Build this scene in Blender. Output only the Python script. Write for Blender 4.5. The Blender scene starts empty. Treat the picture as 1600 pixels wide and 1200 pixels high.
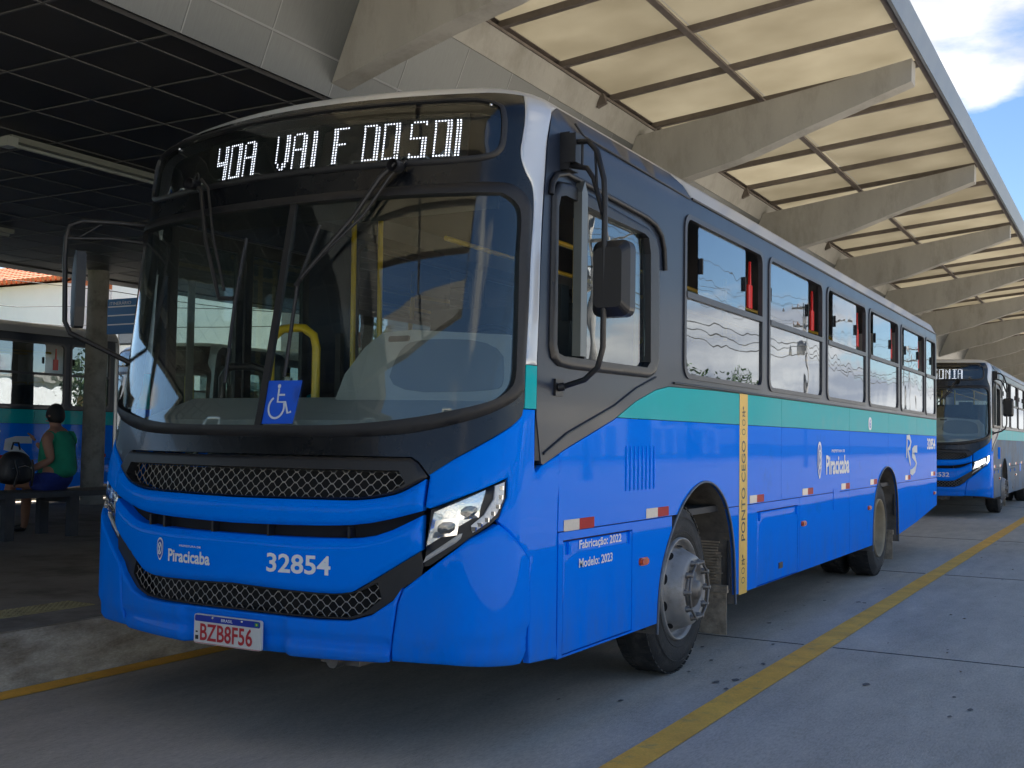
import bpy, bmesh, math, random
from mathutils import Vector, Matrix, geometry
random.seed(7)
SC = bpy.context.scene
R = math.radians
# ------------------------------------------------------------------ camera
cam_d = bpy.data.cameras.new('camera'); cam = bpy.data.objects.new('camera', cam_d); SC.collection.objects.link(cam)
yaw, pitch, roll = 0.5148, 0.0488, 0.0150
f = Vector((-math.sin(yaw)*math.cos(pitch), math.cos(yaw)*math.cos(pitch), math.sin(pitch)))
r0 = f.cross(Vector((0, 0, 1))).normalized(); u0 = r0.cross(f)
rr = r0*math.cos(roll)+u0*math.sin(roll); uu = u0*math.cos(roll)-r0*math.sin(roll)
M = Matrix((rr, uu, -f)).transposed().to_4x4(); M.translation = Vector((3.6491, -3.8731, 1.3971))
cam.matrix_world = M
cam_d.sensor_fit = 'HORIZONTAL'; cam_d.sensor_width = 36; cam_d.lens = 1737.57/1600*36
cam_d.clip_start = .05; cam_d.clip_end = 3000
SC.camera = cam
SC.render.resolution_x, SC.render.resolution_y = 1024, 768
# ------------------------------------------------------------------ world
SUN_EL, SUN_AZ = R(54), R(-70)          # azimuth measured from +y towards +x
W_ = bpy.data.worlds.new('World'); SC.world = W_; W_.use_nodes = True
nt = W_.node_tree; N = nt.nodes; L = nt.links; N.clear()
out = N.new('ShaderNodeOutputWorld'); bg = N.new('ShaderNodeBackground'); bg.inputs[1].default_value = .05
sky = N.new('ShaderNodeTexSky'); sky.sky_type = 'NISHITA'; sky.sun_disc = False
sky.sun_elevation = SUN_EL; sky.sun_rotation = SUN_AZ % (2*math.pi); sky.air_density = .85; sky.dust_density = .25; sky.ozone_density = 1.5
CLOUD = (-0.1322, 0.9309, 0.3405)
tc = N.new('ShaderNodeTexCoord'); sep = N.new('ShaderNodeSeparateXYZ'); L.new(tc.outputs['Generated'], sep.inputs[0])
def wm(op, a, b=None, cl=False):
    m = N.new('ShaderNodeMath'); m.operation = op; m.use_clamp = cl
    for i, v in enumerate((a, b)):
        if v is None: continue
        if isinstance(v, (int, float)): m.inputs[i].default_value = v
        else: L.new(v, m.inputs[i])
    return m.outputs[0]
zc = wm('ADD', wm('MAXIMUM', sep.outputs[2], 0.0), .22)
cx = wm('DIVIDE', sep.outputs[0], zc); cy = wm('DIVIDE', sep.outputs[1], zc)
cmb = N.new('ShaderNodeCombineXYZ'); L.new(cx, cmb.inputs[0]); L.new(cy, cmb.inputs[1]); L.new(wm('MULTIPLY', sep.outputs[2], 2.2), cmb.inputs[2])
n1 = N.new('ShaderNodeTexNoise'); n1.inputs['Scale'].default_value = 1.35; n1.inputs['Detail'].default_value = 9; n1.inputs['Roughness'].default_value = .56
mp = N.new('ShaderNodeMapping'); mp.inputs['Location'].default_value = (3.1, 1.7, .4); L.new(cmb.outputs[0], mp.inputs[0]); L.new(mp.outputs[0], n1.inputs['Vector'])
low = wm('MULTIPLY', wm('SUBTRACT', .20, sep.outputs[2], True), .75)
dn = N.new('ShaderNodeVectorMath'); dn.operation = 'DOT_PRODUCT'; L.new(tc.outputs['Generated'], dn.inputs[0]); dn.inputs[1].default_value = CLOUD
bank = wm('MULTIPLY', wm('SUBTRACT', dn.outputs['Value'], .9955, True), 60.)     # one cumulus standing over the canopy edge
den = wm('ADD', wm('ADD', n1.outputs['Fac'], low), wm('MINIMUM', bank, .115))
cr = N.new('ShaderNodeValToRGB'); cr.color_ramp.elements[0].position = .57; cr.color_ramp.elements[1].position = .66; L.new(den, cr.inputs[0])
n2 = N.new('ShaderNodeTexNoise'); n2.inputs['Scale'].default_value = 3.2; n2.inputs['Detail'].default_value = 6; L.new(mp.outputs[0], n2.inputs['Vector'])
cc = N.new('ShaderNodeValToRGB'); cc.color_ramp.elements[0].color = (3.0, 3.2, 3.7, 1); cc.color_ramp.elements[1].color = (6.0, 5.9, 5.8, 1)
cc.color_ramp.elements[0].position = .36; cc.color_ramp.elements[1].position = .62; L.new(n2.outputs['Fac'], cc.inputs[0])
mx = N.new('ShaderNodeMix'); mx.data_type = 'RGBA'; L.new(cr.outputs[0], mx.inputs[0]); skh = N.new('ShaderNodeHueSaturation'); skh.inputs['Saturation'].default_value = 1.12; skh.inputs['Value'].default_value = .86; L.new(sky.outputs[0], skh.inputs['Color']); L.new(skh.outputs[0], mx.inputs[6]); L.new(cc.outputs[0], mx.inputs[7])
L.new(mx.outputs[2], bg.inputs[0]); L.new(bg.outputs[0], out.inputs[0])
# ------------------------------------------------------------------ sun
sd = bpy.data.lights.new('sun', 'SUN'); sd.energy = 5.0; sd.angle = R(.5); sd.color = (1, .95, .88)
sun = bpy.data.objects.new('sun', sd); SC.collection.objects.link(sun)
sdir = Vector((math.sin(SUN_AZ)*math.cos(SUN_EL), math.cos(SUN_AZ)*math.cos(SUN_EL), math.sin(SUN_EL)))
sun.rotation_euler = sdir.to_track_quat('Z', 'Y').to_euler()
SC.view_settings.view_transform = 'Standard'; SC.view_settings.look = 'None'
SC.view_settings.gamma = 1; SC.view_settings.use_curve_mapping = False
SC.view_settings.exposure = 2.2
# ------------------------------------------------------------------ materials
MATS = {}
def mat(name, col, rough=.5, metal=0., coat=0., noise=0., nscale=8., bump=0., bscale=60., emit=0., spec=.5, dirt=None, speck=0., rnd=0., grime=0., stretch=(1,1,1), coatr=.03, wav=0.):
    if name in MATS: return MATS[name]
    m = bpy.data.materials.new(name); m.use_nodes = True; t = m.node_tree; n = t.nodes; l = t.links
    b = n['Principled BSDF']; b.inputs['Base Color'].default_value = (*col, 1); b.inputs['Roughness'].default_value = rough
    b.inputs['Metallic'].default_value = metal; b.inputs['Coat Weight'].default_value = coat; b.inputs['Coat Roughness'].default_value = coatr
    b.inputs['Specular IOR Level'].default_value = spec
    if emit: b.inputs['Emission Color'].default_value = (*col, 1); b.inputs['Emission Strength'].default_value = emit
    co = n.new('ShaderNodeTexCoord'); ma = n.new('ShaderNodeMapping'); ma.inputs['Scale'].default_value = stretch; l.new(co.outputs['Object'], ma.inputs[0])
    last = None
    if noise:
        x = n.new('ShaderNodeTexNoise'); x.inputs['Scale'].default_value = nscale; x.inputs['Detail'].default_value = 8; x.inputs['Roughness'].default_value = .65; l.new(ma.outputs[0], x.inputs['Vector'])
        r = n.new('ShaderNodeValToRGB'); r.color_ramp.elements[0].position = .3; r.color_ramp.elements[1].position = .7
        r.color_ramp.elements[0].color = (*[c*(1-noise) for c in col], 1); r.color_ramp.elements[1].color = (*[min(1, c*(1+noise)) for c in col], 1)
        l.new(x.outputs['Fac'], r.inputs[0]); last = r.outputs[0]
        rr_ = n.new('ShaderNodeMapRange'); rr_.inputs[3].default_value = max(0, rough-.08); rr_.inputs[4].default_value = min(1, rough+.12); l.new(x.outputs['Fac'], rr_.inputs[0]); l.new(rr_.outputs[0], b.inputs['Roughness'])
    if dirt:   # dirt = (colour, amount, scale)
        x = n.new('ShaderNodeTexNoise'); x.inputs['Scale'].default_value = dirt[2]; x.inputs['Detail'].default_value = 10; x.inputs['Roughness'].default_value = .7; l.new(ma.outputs[0], x.inputs['Vector'])
        r = n.new('ShaderNodeValToRGB'); r.color_ramp.elements[0].position = .62-.3*dirt[1]; r.color_ramp.elements[1].position = .85-.2*dirt[1]; l.new(x.outputs['Fac'], r.inputs[0])
        q = n.new('ShaderNodeMix'); q.data_type = 'RGBA'; l.new(r.outputs[0], q.inputs[0]); q.inputs[7].default_value = (*dirt[0], 1)
        if last: l.new(last, q.inputs[6])
        else: q.inputs[6].default_value = (*col, 1)
        last = q.outputs[2]
    if speck:
        x = n.new('ShaderNodeTexNoise'); x.inputs['Scale'].default_value = 95; x.inputs['Detail'].default_value = 3; l.new(ma.outputs[0], x.inputs['Vector'])
        x2 = n.new('ShaderNodeTexNoise'); x2.inputs['Scale'].default_value = 7; x2.inputs['Detail'].default_value = 12; x2.inputs['Roughness'].default_value = .75; l.new(ma.outputs[0], x2.inputs['Vector'])
        av = n.new('ShaderNodeMath'); av.operation = 'ADD'; l.new(x.outputs['Fac'], av.inputs[0]); l.new(x2.outputs['Fac'], av.inputs[1])
        mr = n.new('ShaderNodeMapRange'); mr.inputs[1].default_value = .7; mr.inputs[2].default_value = 1.3; mr.inputs[3].default_value = 1-speck; mr.inputs[4].default_value = 1+speck; l.new(av.outputs[0], mr.inputs[0])
        hs = n.new('ShaderNodeHueSaturation'); l.new(mr.outputs[0], hs.inputs['Value']); l.new(last, hs.inputs['Color']); last = hs.outputs[0]
    if grime and last:   # road film thrown up on the lower edge of the body
        sx = n.new('ShaderNodeSeparateXYZ'); l.new(co.outputs['Object'], sx.inputs[0])
        mr = n.new('ShaderNodeMapRange'); mr.inputs[1].default_value = .80; mr.inputs[2].default_value = .35; l.new(sx.outputs[2], mr.inputs[0])
        x = n.new('ShaderNodeTexNoise'); x.inputs['Scale'].default_value = 5; x.inputs['Detail'].default_value = 12; x.inputs['Roughness'].default_value = .75; mq = n.new('ShaderNodeMapping'); mq.inputs['Scale'].default_value = (1, 1, .35); l.new(co.outputs['Object'], mq.inputs[0]); l.new(mq.outputs[0], x.inputs['Vector'])
        r = n.new('ShaderNodeMapRange'); r.inputs[1].default_value = .38; r.inputs[2].default_value = .72; l.new(x.outputs['Fac'], r.inputs[0])
        m1 = n.new('ShaderNodeMath'); m1.operation = 'MULTIPLY'; l.new(mr.outputs[0], m1.inputs[0]); l.new(r.outputs[0], m1.inputs[1])
        m2 = n.new('ShaderNodeMath'); m2.operation = 'MULTIPLY'; l.new(m1.outputs[0], m2.inputs[0]); m2.inputs[1].default_value = grime
        q = n.new('ShaderNodeMix'); q.data_type = 'RGBA'; l.new(m2.outputs[0], q.inputs[0]); l.new(last, q.inputs[6]); q.inputs[7].default_value = (.10, .15, .25, 1); last = q.outputs[2]
    if rnd and last:
        oi = n.new('ShaderNodeObjectInfo'); mr = n.new('ShaderNodeMapRange'); mr.inputs[3].default_value = 1-rnd; mr.inputs[4].default_value = 1+rnd; l.new(oi.outputs['Random'], mr.inputs[0])
        hs = n.new('ShaderNodeHueSaturation'); l.new(mr.outputs[0], hs.inputs['Value']); l.new(last, hs.inputs['Color']); last = hs.outputs[0]
    if last: l.new(last, b.inputs['Base Color'])
    if bump or wav:
        x = n.new('ShaderNodeTexNoise'); x.inputs['Scale'].default_value = bscale if bump else 1.3; x.inputs['Detail'].default_value = 5 if bump else .5; l.new(co.outputs['Object'], x.inputs['Vector'])
        u = n.new('ShaderNodeBump'); u.inputs['Strength'].default_value = bump or wav; u.inputs['Distance'].default_value = .01 if bump else .03; l.new(x.outputs['Fac'], u.inputs['Height'])
        l.new(u.outputs[0], b.inputs['Normal'])
        if wav: l.new(u.outputs[0], b.inputs['Coat Normal'])
    MATS[name] = m; return m
def glass(name, tint, ior=1.5, rough=.0, wav=0., wscale=2.5, refl=(1, 1, 1)):
    m = bpy.data.materials.new(name); m.use_nodes = True; t = m.node_tree; n = t.nodes; l = t.links; n.clear()
    o = n.new('ShaderNodeOutputMaterial'); mi = n.new('ShaderNodeMixShader'); tr = n.new('ShaderNodeBsdfTransparent'); gl = n.new('ShaderNodeBsdfAnisotropic')
    tr.inputs[0].default_value = (*tint, 1); gl.inputs['Color'].default_value = (*refl, 1); gl.inputs['Roughness'].default_value = rough
    lw = n.new('ShaderNodeLayerWeight'); lw.inputs[0].default_value = .5; F0 = ((ior-1)/(ior+1))**2
    pw = n.new('ShaderNodeMath'); pw.operation = 'POWER'; pw.inputs[1].default_value = 4.; l.new(lw.outputs['Facing'], pw.inputs[0])
    fr = n.new('ShaderNodeMapRange'); fr.inputs[3].default_value = F0; fr.inputs[4].default_value = 1.; l.new(pw.outputs[0], fr.inputs[0])
    if wav:
        co = n.new('ShaderNodeTexCoord'); x = n.new('ShaderNodeTexNoise'); x.inputs['Scale'].default_value = wscale; x.inputs['Detail'].default_value = 1.5; l.new(co.outputs['Object'], x.inputs['Vector'])
        u = n.new('ShaderNodeBump'); u.inputs['Strength'].default_value = wav; u.inputs['Distance'].default_value = .02; l.new(x.outputs['Fac'], u.inputs['Height']); l.new(u.outputs[0], gl.inputs['Normal']); l.new(u.outputs[0], lw.inputs['Normal'])
    l.new(fr.outputs[0], mi.inputs[0]); l.new(tr.outputs[0], mi.inputs[1]); l.new(gl.outputs[0], mi.inputs[2]); l.new(mi.outputs[0], o.inputs[0])
    MATS[name] = m; return m
blue = mat('blue_paint', (.0, .20, .90), .40, coat=.13, coatr=.03, spec=.0, grime=.45, nscale=1.3, dirt=((.006, .15, .60), .12, 2.2), wav=.05)
for _k in ('x',): pass
teal = mat('teal_paint', (.0, .42, .44), .40, coat=.08, coatr=.05, spec=.06, noise=.06, nscale=1.3, dirt=((.08, .40, .40), .25, 2.), wav=.05)
silver = mat('silver_paint', (.55, .57, .60), .30, metal=.35, coat=.5, noise=.05, nscale=2)
darkpaint = mat('graphite_paint', (.018, .026, .045), .36, coat=.2, coatr=.08, spec=.28, noise=.12, nscale=1.5, wav=.06)
maskm = mat('black_mask_paint', (.004, .005, .007), .25, coat=.25, noise=.2, nscale=3)
rubber = mat('rubber', (.010, .010, .012), .5, noise=.25, nscale=12)
trim = mat('black_plastic', (.012, .012, .014), .42, noise=.2, nscale=20, bump=.05, bscale=200)
frame_m = mat('window_frame_metal', (.055, .055, .062), .4, metal=.4, noise=.2, nscale=9)
black = mat('black_void', (.004, .004, .005), .8)
chrome = mat('chrome', (.75, .76, .78), .12, metal=1.)
wire_m = mat('grille_wire', (.45, .43, .40), .4, metal=.6, noise=.3, nscale=30)
white_p = mat('white_print', (.78, .80, .82), .45)
grey_int = mat('dashboard_plastic', (.33, .335, .32), .6, noise=.06, nscale=5, bump=.05, bscale=150)
dark_int = mat('interior_dark', (.03, .032, .036), .6, noise=.2, nscale=4)
yellow_int = mat('yellow_rail', (.75, .48, .02), .3, coat=.4, noise=.08, nscale=10)
seat_m = mat('seat_fabric', (.02, .05, .13), .85, noise=.3, nscale=30)
tyre_m = mat('tyre_rubber', (.022, .022, .022), .75, noise=.35, nscale=9, dirt=((.10, .09, .08), .35, 6.), bump=.3, bscale=90)
rim_m = mat('rim_steel', (.30, .295, .29), .50, metal=.55, noise=.15, nscale=6, dirt=((.16, .13, .10), .4, 7.))
rimd_m = mat('rim_dusty', (.30, .25, .17), .7, noise=.2, nscale=6)
nut_m = mat('wheel_nut_steel', (.18, .17, .16), .45, metal=.7, noise=.2, nscale=20)
mud_m = mat('dried_mud', (.32, .26, .19), .9, noise=.45, nscale=14, bump=.6, bscale=45)
well_m = mat('wheel_well', (.12, .105, .088), .85, noise=.5, nscale=6, bump=.3, bscale=25)
orange_m = mat('orange_lens', (.62, .085, .006), .2, coat=.8)
red_refl = mat('red_reflective_tape', (.42, .008, .012), .45, spec=.15, noise=.1, nscale=60)
white_refl = mat('white_reflective_tape', (.36, .36, .35), .35, coat=.3, noise=.12, nscale=60)
red_m = mat('red_plastic', (.60, .02, .015), .35)
ybanner = mat('amber_tape', (.80, .50, .09), .5, noise=.12, nscale=5)
black_print = mat('black_print', (.02, .02, .02), .5)
sign_blue = mat('sign_blue', (.005, .075, .50), .35)
plate_w = mat('plate_white', (.62, .62, .60), .4, noise=.05, nscale=30)
plate_red = mat('plate_red_print', (.45, .02, .03), .4)
led_on = mat('led_lit', (.86, .88, 1.0), .5, emit=.8)
led_off = mat('led_unlit', (.035, .055, .035), .5)
lens_m = glass('headlight_lens', (.93, .95, .96), 1.5, wav=.0)
refl_m = mat('reflector_chrome', (.8, .8, .82), .14, metal=.85, bump=.12, bscale=90)
lamp_dark = mat('lamp_projector_glass', (.18, .19, .20), .08, metal=.5, coat=1.)
led_clear = mat('clear_led_optics', (.75, .75, .73), .15, coat=1., bump=.8, bscale=70)
fogm = mat('reflex_white', (.50, .48, .43), .25, coat=.6)
wind = glass('windscreen_glass', (.90, .95, .94), 1.6, wav=.05, wscale=1.6)
sideg = glass('side_window_glass', (.52, .56, .57), 3.0, wav=.12, wscale=2.1, refl=(.82, .86, .9))
doorg = glass('door_glass', (.72, .82, .80), 1.6)
dispg = glass('display_glass', (.78, .80, .80), 1.6)
mirror_g = mat('mirror_glass', (.8, .8, .8), .02, metal=1.)
# ------------------------------------------------------------------ bus surface
W=1.25; RC=.20; BOW=.17; ZT=2.84; RT=.25
def plan_y(x):
    x=abs(x); y=BOW*x*x
    if x>W-RC: y+=RC*(1-math.sqrt(max(0,1-((x-(W-RC))/RC)**2)))
    return y
_PT=[]
def _tab():
    n=300; s=0; px_,py_=0.,0.; _PT.append((0,0,0))
    for i in range(1,n+1):
        if i<=200: x=(W-RC)*i/200
        else: x=(W-RC)+RC*math.sin(math.pi/2*(i-200)/100)
        y=plan_y(x) if i<n else BOW*W*W+RC
        s+=math.hypot(x-px_,y-py_); px_,py_=x,y; _PT.append((s,x,y))
_tab(); S1=_PT[-1][0]; YE=_PT[-1][2]
def plan(s):
    sg=-1 if s<0 else 1; a=abs(s)
    if a>=S1: return sg*W, YE+(a-S1)
    lo,hi=0,len(_PT)-1
    while hi-lo>1:
        m=(lo+hi)//2
        if _PT[m][0]<=a: lo=m
        else: hi=m
    A,B=_PT[lo],_PT[hi]; k=(a-A[0])/(B[0]-A[0]); return sg*(A[1]+k*(B[1]-A[1])), A[2]+k*(B[2]-A[2])
CT=[(.2,.05),(.36,.02),(.46,0),(1.1,0),(1.3,.03),(1.52,.075),(2.0,.148),(2.51,.22),(2.84,.27),(6,.75)]
def lerp(T,v):
    if v<=T[0][0]: return T[0][1]
    for a,b in zip(T,T[1:]):
        if v<=b[0]: return a[1]+(b[1]-a[1])*(v-a[0])/(b[0]-a[0])
    return T[-1][1]
def prof(t):
    """t -> (inset e, height z, front setback c)"""
    if t<=ZT: return 0.,t,lerp(CT,t)
    a=(t-ZT)/RT
    A=math.radians(84)
    if a<=A:
        e=RT*(1-math.cos(a)); z=ZT+RT*math.sin(a)
    else:
        q=t-ZT-RT*A; e=RT*(1-math.cos(A))+q; z=ZT+RT*math.sin(A)+.10*q*(1-q/2.2)
    return e,z,lerp(CT,ZT)+ e
def P(s,t,off=0.):
    e,z,c=prof(t); x,y=plan(s); k=(W-e)/W
    p=(x*k,y+c,z)
    if off:
        h=1e-3
        def q(s,t):
            e,z,c=prof(t); x,y=plan(s); return (x*(W-e)/W,y+c,z)
        a=q(s+h,t);b=q(s-h,t);c1=q(s,t+h);d=q(s,t-h)
        u=[a[i]-b[i] for i in range(3)];v=[c1[i]-d[i] for i in range(3)]
        n=(u[1]*v[2]-u[2]*v[1],u[2]*v[0]-u[0]*v[2],u[0]*v[1]-u[1]*v[0]); L=math.sqrt(sum(i*i for i in n)) or 1
        p=tuple(p[i]+off*n[i]/L for i in range(3))
    return p
# ------------------------------------------------------------------ mesh helpers
class MB:
    def __init__(s): s.v = []; s.f = []; s.sm = []
    def add(s, vs, fs, smooth=False):
        b = len(s.v); s.v += [tuple(v) for v in vs]; s.f += [tuple(i+b for i in q) for q in fs]; s.sm += [smooth]*len(fs); return s
    def box(s, x0, y0, z0, x1, y1, z1):
        vs = [(x, y, z) for x in (x0, x1) for y in (y0, y1) for z in (z0, z1)]
        return s.add(vs, [(0, 1, 3, 2), (4, 6, 7, 5), (0, 4, 5, 1), (2, 3, 7, 6), (0, 2, 6, 4), (1, 5, 7, 3)])
    def obox(s, c, ax, ay, az):   # centre + half axes
        c, ax, ay, az = map(Vector, (c, ax, ay, az))
        vs = [c+ax*i+ay*j+az*k for i in (-1, 1) for j in (-1, 1) for k in (-1, 1)]
        return s.add(vs, [(0, 1, 3, 2), (4, 6, 7, 5), (0, 4, 5, 1), (2, 3, 7, 6), (0, 2, 6, 4), (1, 5, 7, 3)])
    def tube(s, pts, r, n=8, caps=True, flat=None):
        pts = [Vector(p) for p in pts]; rings = []; up = Vector((0, 0, 1))
        rad = r if isinstance(r, (list, tuple)) else [r]*len(pts)
        t0 = (pts[1]-pts[0]).normalized(); a = t0.cross(up if abs(t0.z) < .9 else Vector((1, 0, 0))).normalized()
        for i, p in enumerate(pts):
            t = (pts[min(i+1, len(pts)-1)]-pts[max(i-1, 0)]).normalized()
            a = (a-t*a.dot(t)).normalized(); b = t.cross(a)
            rings.append([p+(a*math.cos(k*2*math.pi/n)+b*math.sin(k*2*math.pi/n)*(flat or 1))*rad[i] for k in range(n)])
        vs = [v for q in rings for v in q]; fs = []
        for i in range(len(pts)-1):
            for k in range(n): fs.append((i*n+k, i*n+(k+1) % n, (i+1)*n+(k+1) % n, (i+1)*n+k))
        s.add(vs, fs, True)
        if caps: s.add(rings[0], [tuple(range(n))[::-1]]); s.add(rings[-1], [tuple(range(n))])
        return s
    def lathe(s, prof_, c, axis='x', n=40, sgn=1):   # prof_: (axial, radius)
        vs = []; fs = []
        for a, r in prof_:
            for k in range(n):
                th = 2*math.pi*k/n
                if axis == 'x': vs.append((c[0]+a*sgn, c[1]+r*math.cos(th), c[2]+r*math.sin(th)))
                elif axis == 'z': vs.append((c[0]+r*math.cos(th), c[1]+r*math.sin(th), c[2]+a))
                else: vs.append((c[0]+r*math.cos(th), c[1]+a, c[2]+r*math.sin(th)))
        for i in range(len(prof_)-1):
            for k in range(n): fs.append((i*n+k, i*n+(k+1) % n, (i+1)*n+(k+1) % n, (i+1)*n+k))
        return s.add(vs, fs, True)
    def prism(s, poly, fn, d0, d1):   # poly 2D, fn(a,b,d)->xyz
        n = len(poly); vs = [fn(a, b, d0) for a, b in poly]+[fn(a, b, d1) for a, b in poly]
        tris = geometry.tessellate_polygon([[Vector((a, b, 0)) for a, b in poly]])
        fs = [tuple(t) for t in tris]+[tuple(i+n for i in t)[::-1] for t in tris]+[(i, (i+1) % n, (i+1) % n+n, i+n) for i in range(n)]
        return s.add(vs, fs)
    def build(s, name, m, parent=None, loc=None, fix=True, kind=None):
        me = bpy.data.meshes.new(name); me.from_pydata(s.v, [], s.f)
        for i, p in enumerate(me.polygons): p.use_smooth = s.sm[i]
        me.materials.append(m)
        if fix:
            bm = bmesh.new(); bm.from_mesh(me); bmesh.ops.recalc_face_normals(bm, faces=bm.faces); bm.to_mesh(me); bm.free()
        o = bpy.data.objects.new(name, me); SC.collection.objects.link(o)
        if parent: o.parent = parent
        if loc: o.location = loc
        if kind: o['kind'] = kind
        return o
def empty(name, label, cat, loc=(0, 0, 0), rz=0, group=None):
    o = bpy.data.objects.new(name, None); SC.collection.objects.link(o); o.location = loc; o.rotation_euler[2] = rz
    tag(o, label, cat, group); return o
def tag(o, label, cat, group=None):
    o['label'] = label; o['category'] = cat
    if group: o['group'] = group
    return o
def pinside(p, poly):
    x, y = p; c = False; j = len(poly)-1
    for i in range(len(poly)):
        xi, yi = poly[i]; xj, yj = poly[j]
        if (yi > y) != (yj > y) and x < (xj-xi)*(y-yi)/(yj-yi)+xi: c = not c
        j = i
    return c
def dpoly(p, poly):
    d = 9.
    for i in range(len(poly)):
        ax, ay = poly[i-1]; bx, by = poly[i]; vx, vy = bx-ax, by-ay; L2 = vx*vx+vy*vy or 1e-12
        k = max(0, min(1, ((p[0]-ax)*vx+(p[1]-ay)*vy)/L2)); d = min(d, math.hypot(ax+k*vx-p[0], ay+k*vy-p[1]))
    return d
def smoothp(poly, it=1):   # corner-cutting for curved outlines
    for _ in range(it):
        q = []
        for i in range(len(poly)):
            a, b = poly[i], poly[(i+1) % len(poly)]
            q += [(a[0]*.75+b[0]*.25, a[1]*.75+b[1]*.25), (a[0]*.25+b[0]*.75, a[1]*.25+b[1]*.75)]
        poly = q
    return poly
def rrect(x0, y0, x1, y1, r, n=5):
    out = []
    for cx_, cy_, a0 in ((x1-r, y1-r, 0), (x0+r, y1-r, 90), (x0+r, y0+r, 180), (x1-r, y0+r, 270)):
        for k in range(n+1):
            a = R(a0+90*k/n); out.append((cx_+r*math.cos(a), cy_+r*math.sin(a)))
    return out
def dens(poly, h):
    q = []
    for i in range(len(poly)):
        a, b = poly[i], poly[(i+1) % len(poly)]; n = max(1, int(math.hypot(a[0]-b[0], a[1]-b[1])/h+.5))
        q += [(a[0]+(b[0]-a[0])*k/n, a[1]+(b[1]-a[1])*k/n) for k in range(n)]
    return q
def panel(name, m, parent, poly, fn, off=0., thick=.02, grid=None, holes=(), pillow=None, label=None):
    """poly in surface coordinates (a,b); fn(a,b,off)->xyz; off may be a function of (a,b)"""
    h = grid or 9.
    loops = [dens(poly, h)]+[dens(q, h) for q in holes]
    pts = []; edges = []
    for lp in loops:
        b = len(pts); pts += [Vector(p) for p in lp]; edges += [(b+i, b+(i+1) % len(lp)) for i in range(len(lp))]
    if grid:
        xs = [p[0] for p in poly]; ys = [p[1] for p in poly]
        i0, i1 = math.ceil(min(xs)/grid), math.floor(max(xs)/grid); j0, j1 = math.ceil(min(ys)/grid), math.floor(max(ys)/grid)
        for i in range(i0, i1+1):
            for j in range(j0, j1+1):
                p = (i*grid, j*grid)
                if pinside(p, poly) and not any(pinside(p, q) for q in holes) and min(dpoly(p, q) for q in loops) > grid*.35: pts.append(Vector(p))
    if pillow:
        for k in (.35, .7, 1.):
            for lp in loops[:1]:
                n = len(lp)
                for i in range(n):
                    a, b, c = lp[i-1], lp[i], lp[(i+1) % n]; tx, ty = c[0]-a[0], c[1]-a[1]; l_ = math.hypot(tx, ty) or 1
                    for sg in (1, -1):
                        p = (b[0]-sg*ty/l_*pillow[0]*k, b[1]+sg*tx/l_*pillow[0]*k)
                        if pinside(p, poly) and dpoly(p, poly) > pillow[0]*k*.92: pts.append(Vector(p))
    res = geometry.delaunay_2d_cdt(pts, edges, [], 0, 1e-6)
    V, F = res[0], res[2]
    tri = []
    for t in F:
        c = (sum(V[i][0] for i in t)/len(t), sum(V[i][1] for i in t)/len(t))
        if pinside(c, poly) and not any(pinside(c, q) for q in holes):
            a, b, d = V[t[0]], V[t[1]], V[t[2]]
            ar = abs((b[0]-a[0])*(d[1]-a[1])-(d[0]-a[0])*(b[1]-a[1]))
            if ar > 1e-9: tri.append(t)
    used = sorted({i for t in tri for i in t}); ix = {k: i for i, k in enumerate(used)}
    fo = (lambda a, b: off) if not callable(off) else off
    def O(p):
        o_ = fo(p[0], p[1])
        if pillow:
            d = dpoly(p, poly)
            if d < pillow[0]: q = 1-d/pillow[0]; o_ -= pillow[1]*(1-math.sqrt(max(0, 1-q*q)))
        return o_
    ov = [O((V[k][0], V[k][1])) for k in used]
    top = [fn(V[k][0], V[k][1], ov[i]) for i, k in enumerate(used)]
    bot = [fn(V[k][0], V[k][1], ov[i]-thick) for i, k in enumerate(used)]
    T = [tuple(ix[i] for i in t) for t in tri]
    cnt = {}
    for t in T:
        for a, b in zip(t, t[1:]+t[:1]):
            k = (min(a, b), max(a, b)); cnt[k] = None if k in cnt else (a, b)
    rim = [e for e in cnt.values() if e]
    mb = MB(); n = len(used)
    mb.add(top, T, True); mb.add(bot, [t[::-1] for t in T], True)
    vs = []; fs = []
    for a, b in rim:
        k = len(vs); vs += [top[a], top[b], bot[b], bot[a]]; fs.append((k+3, k+2, k+1, k))
    mb.add(vs, fs)
    o = mb.build(name, m, parent, fix=False)
    if getattr(fn, 'flip', False): o.data.flip_normals()
    if label: o['label'] = label
    return o
def mir(poly): return [(-a, b) for a, b in poly][::-1]
def front(s, t, o): return P(s, t, o)
def side(sg=1):
    def fn(y, t, o):
        e, z, c = prof(t)
        if t <= ZT: return (sg*(W+o), y, z)
        a = min((t-ZT)/RT, R(84)); return (sg*(W-e+o*math.cos(a)), y, z+o*math.sin(a))
    fn.flip = sg < 0
    return fn
SR = side(1)
def ys(s, t): return YE+prof(t)[2]+s-S1
def stroke(path, w, closed=False):
    """thick polyline -> polygon outline"""
    n = len(path); Lf = []; Rt = []
    for i, p in enumerate(path):
        a = path[i-1] if i else path[0]; b = path[i+1] if i < n-1 else path[-1]
        tx, ty = b[0]-a[0], b[1]-a[1]; l_ = math.hypot(tx, ty) or 1; ww = w if not isinstance(w, (list, tuple)) else w[i]
        Lf.append((p[0]-ty/l_*ww/2, p[1]+tx/l_*ww/2)); Rt.append((p[0]+ty/l_*ww/2, p[1]-tx/l_*ww/2))
    return Lf+Rt[::-1]
_TC = {}
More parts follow.
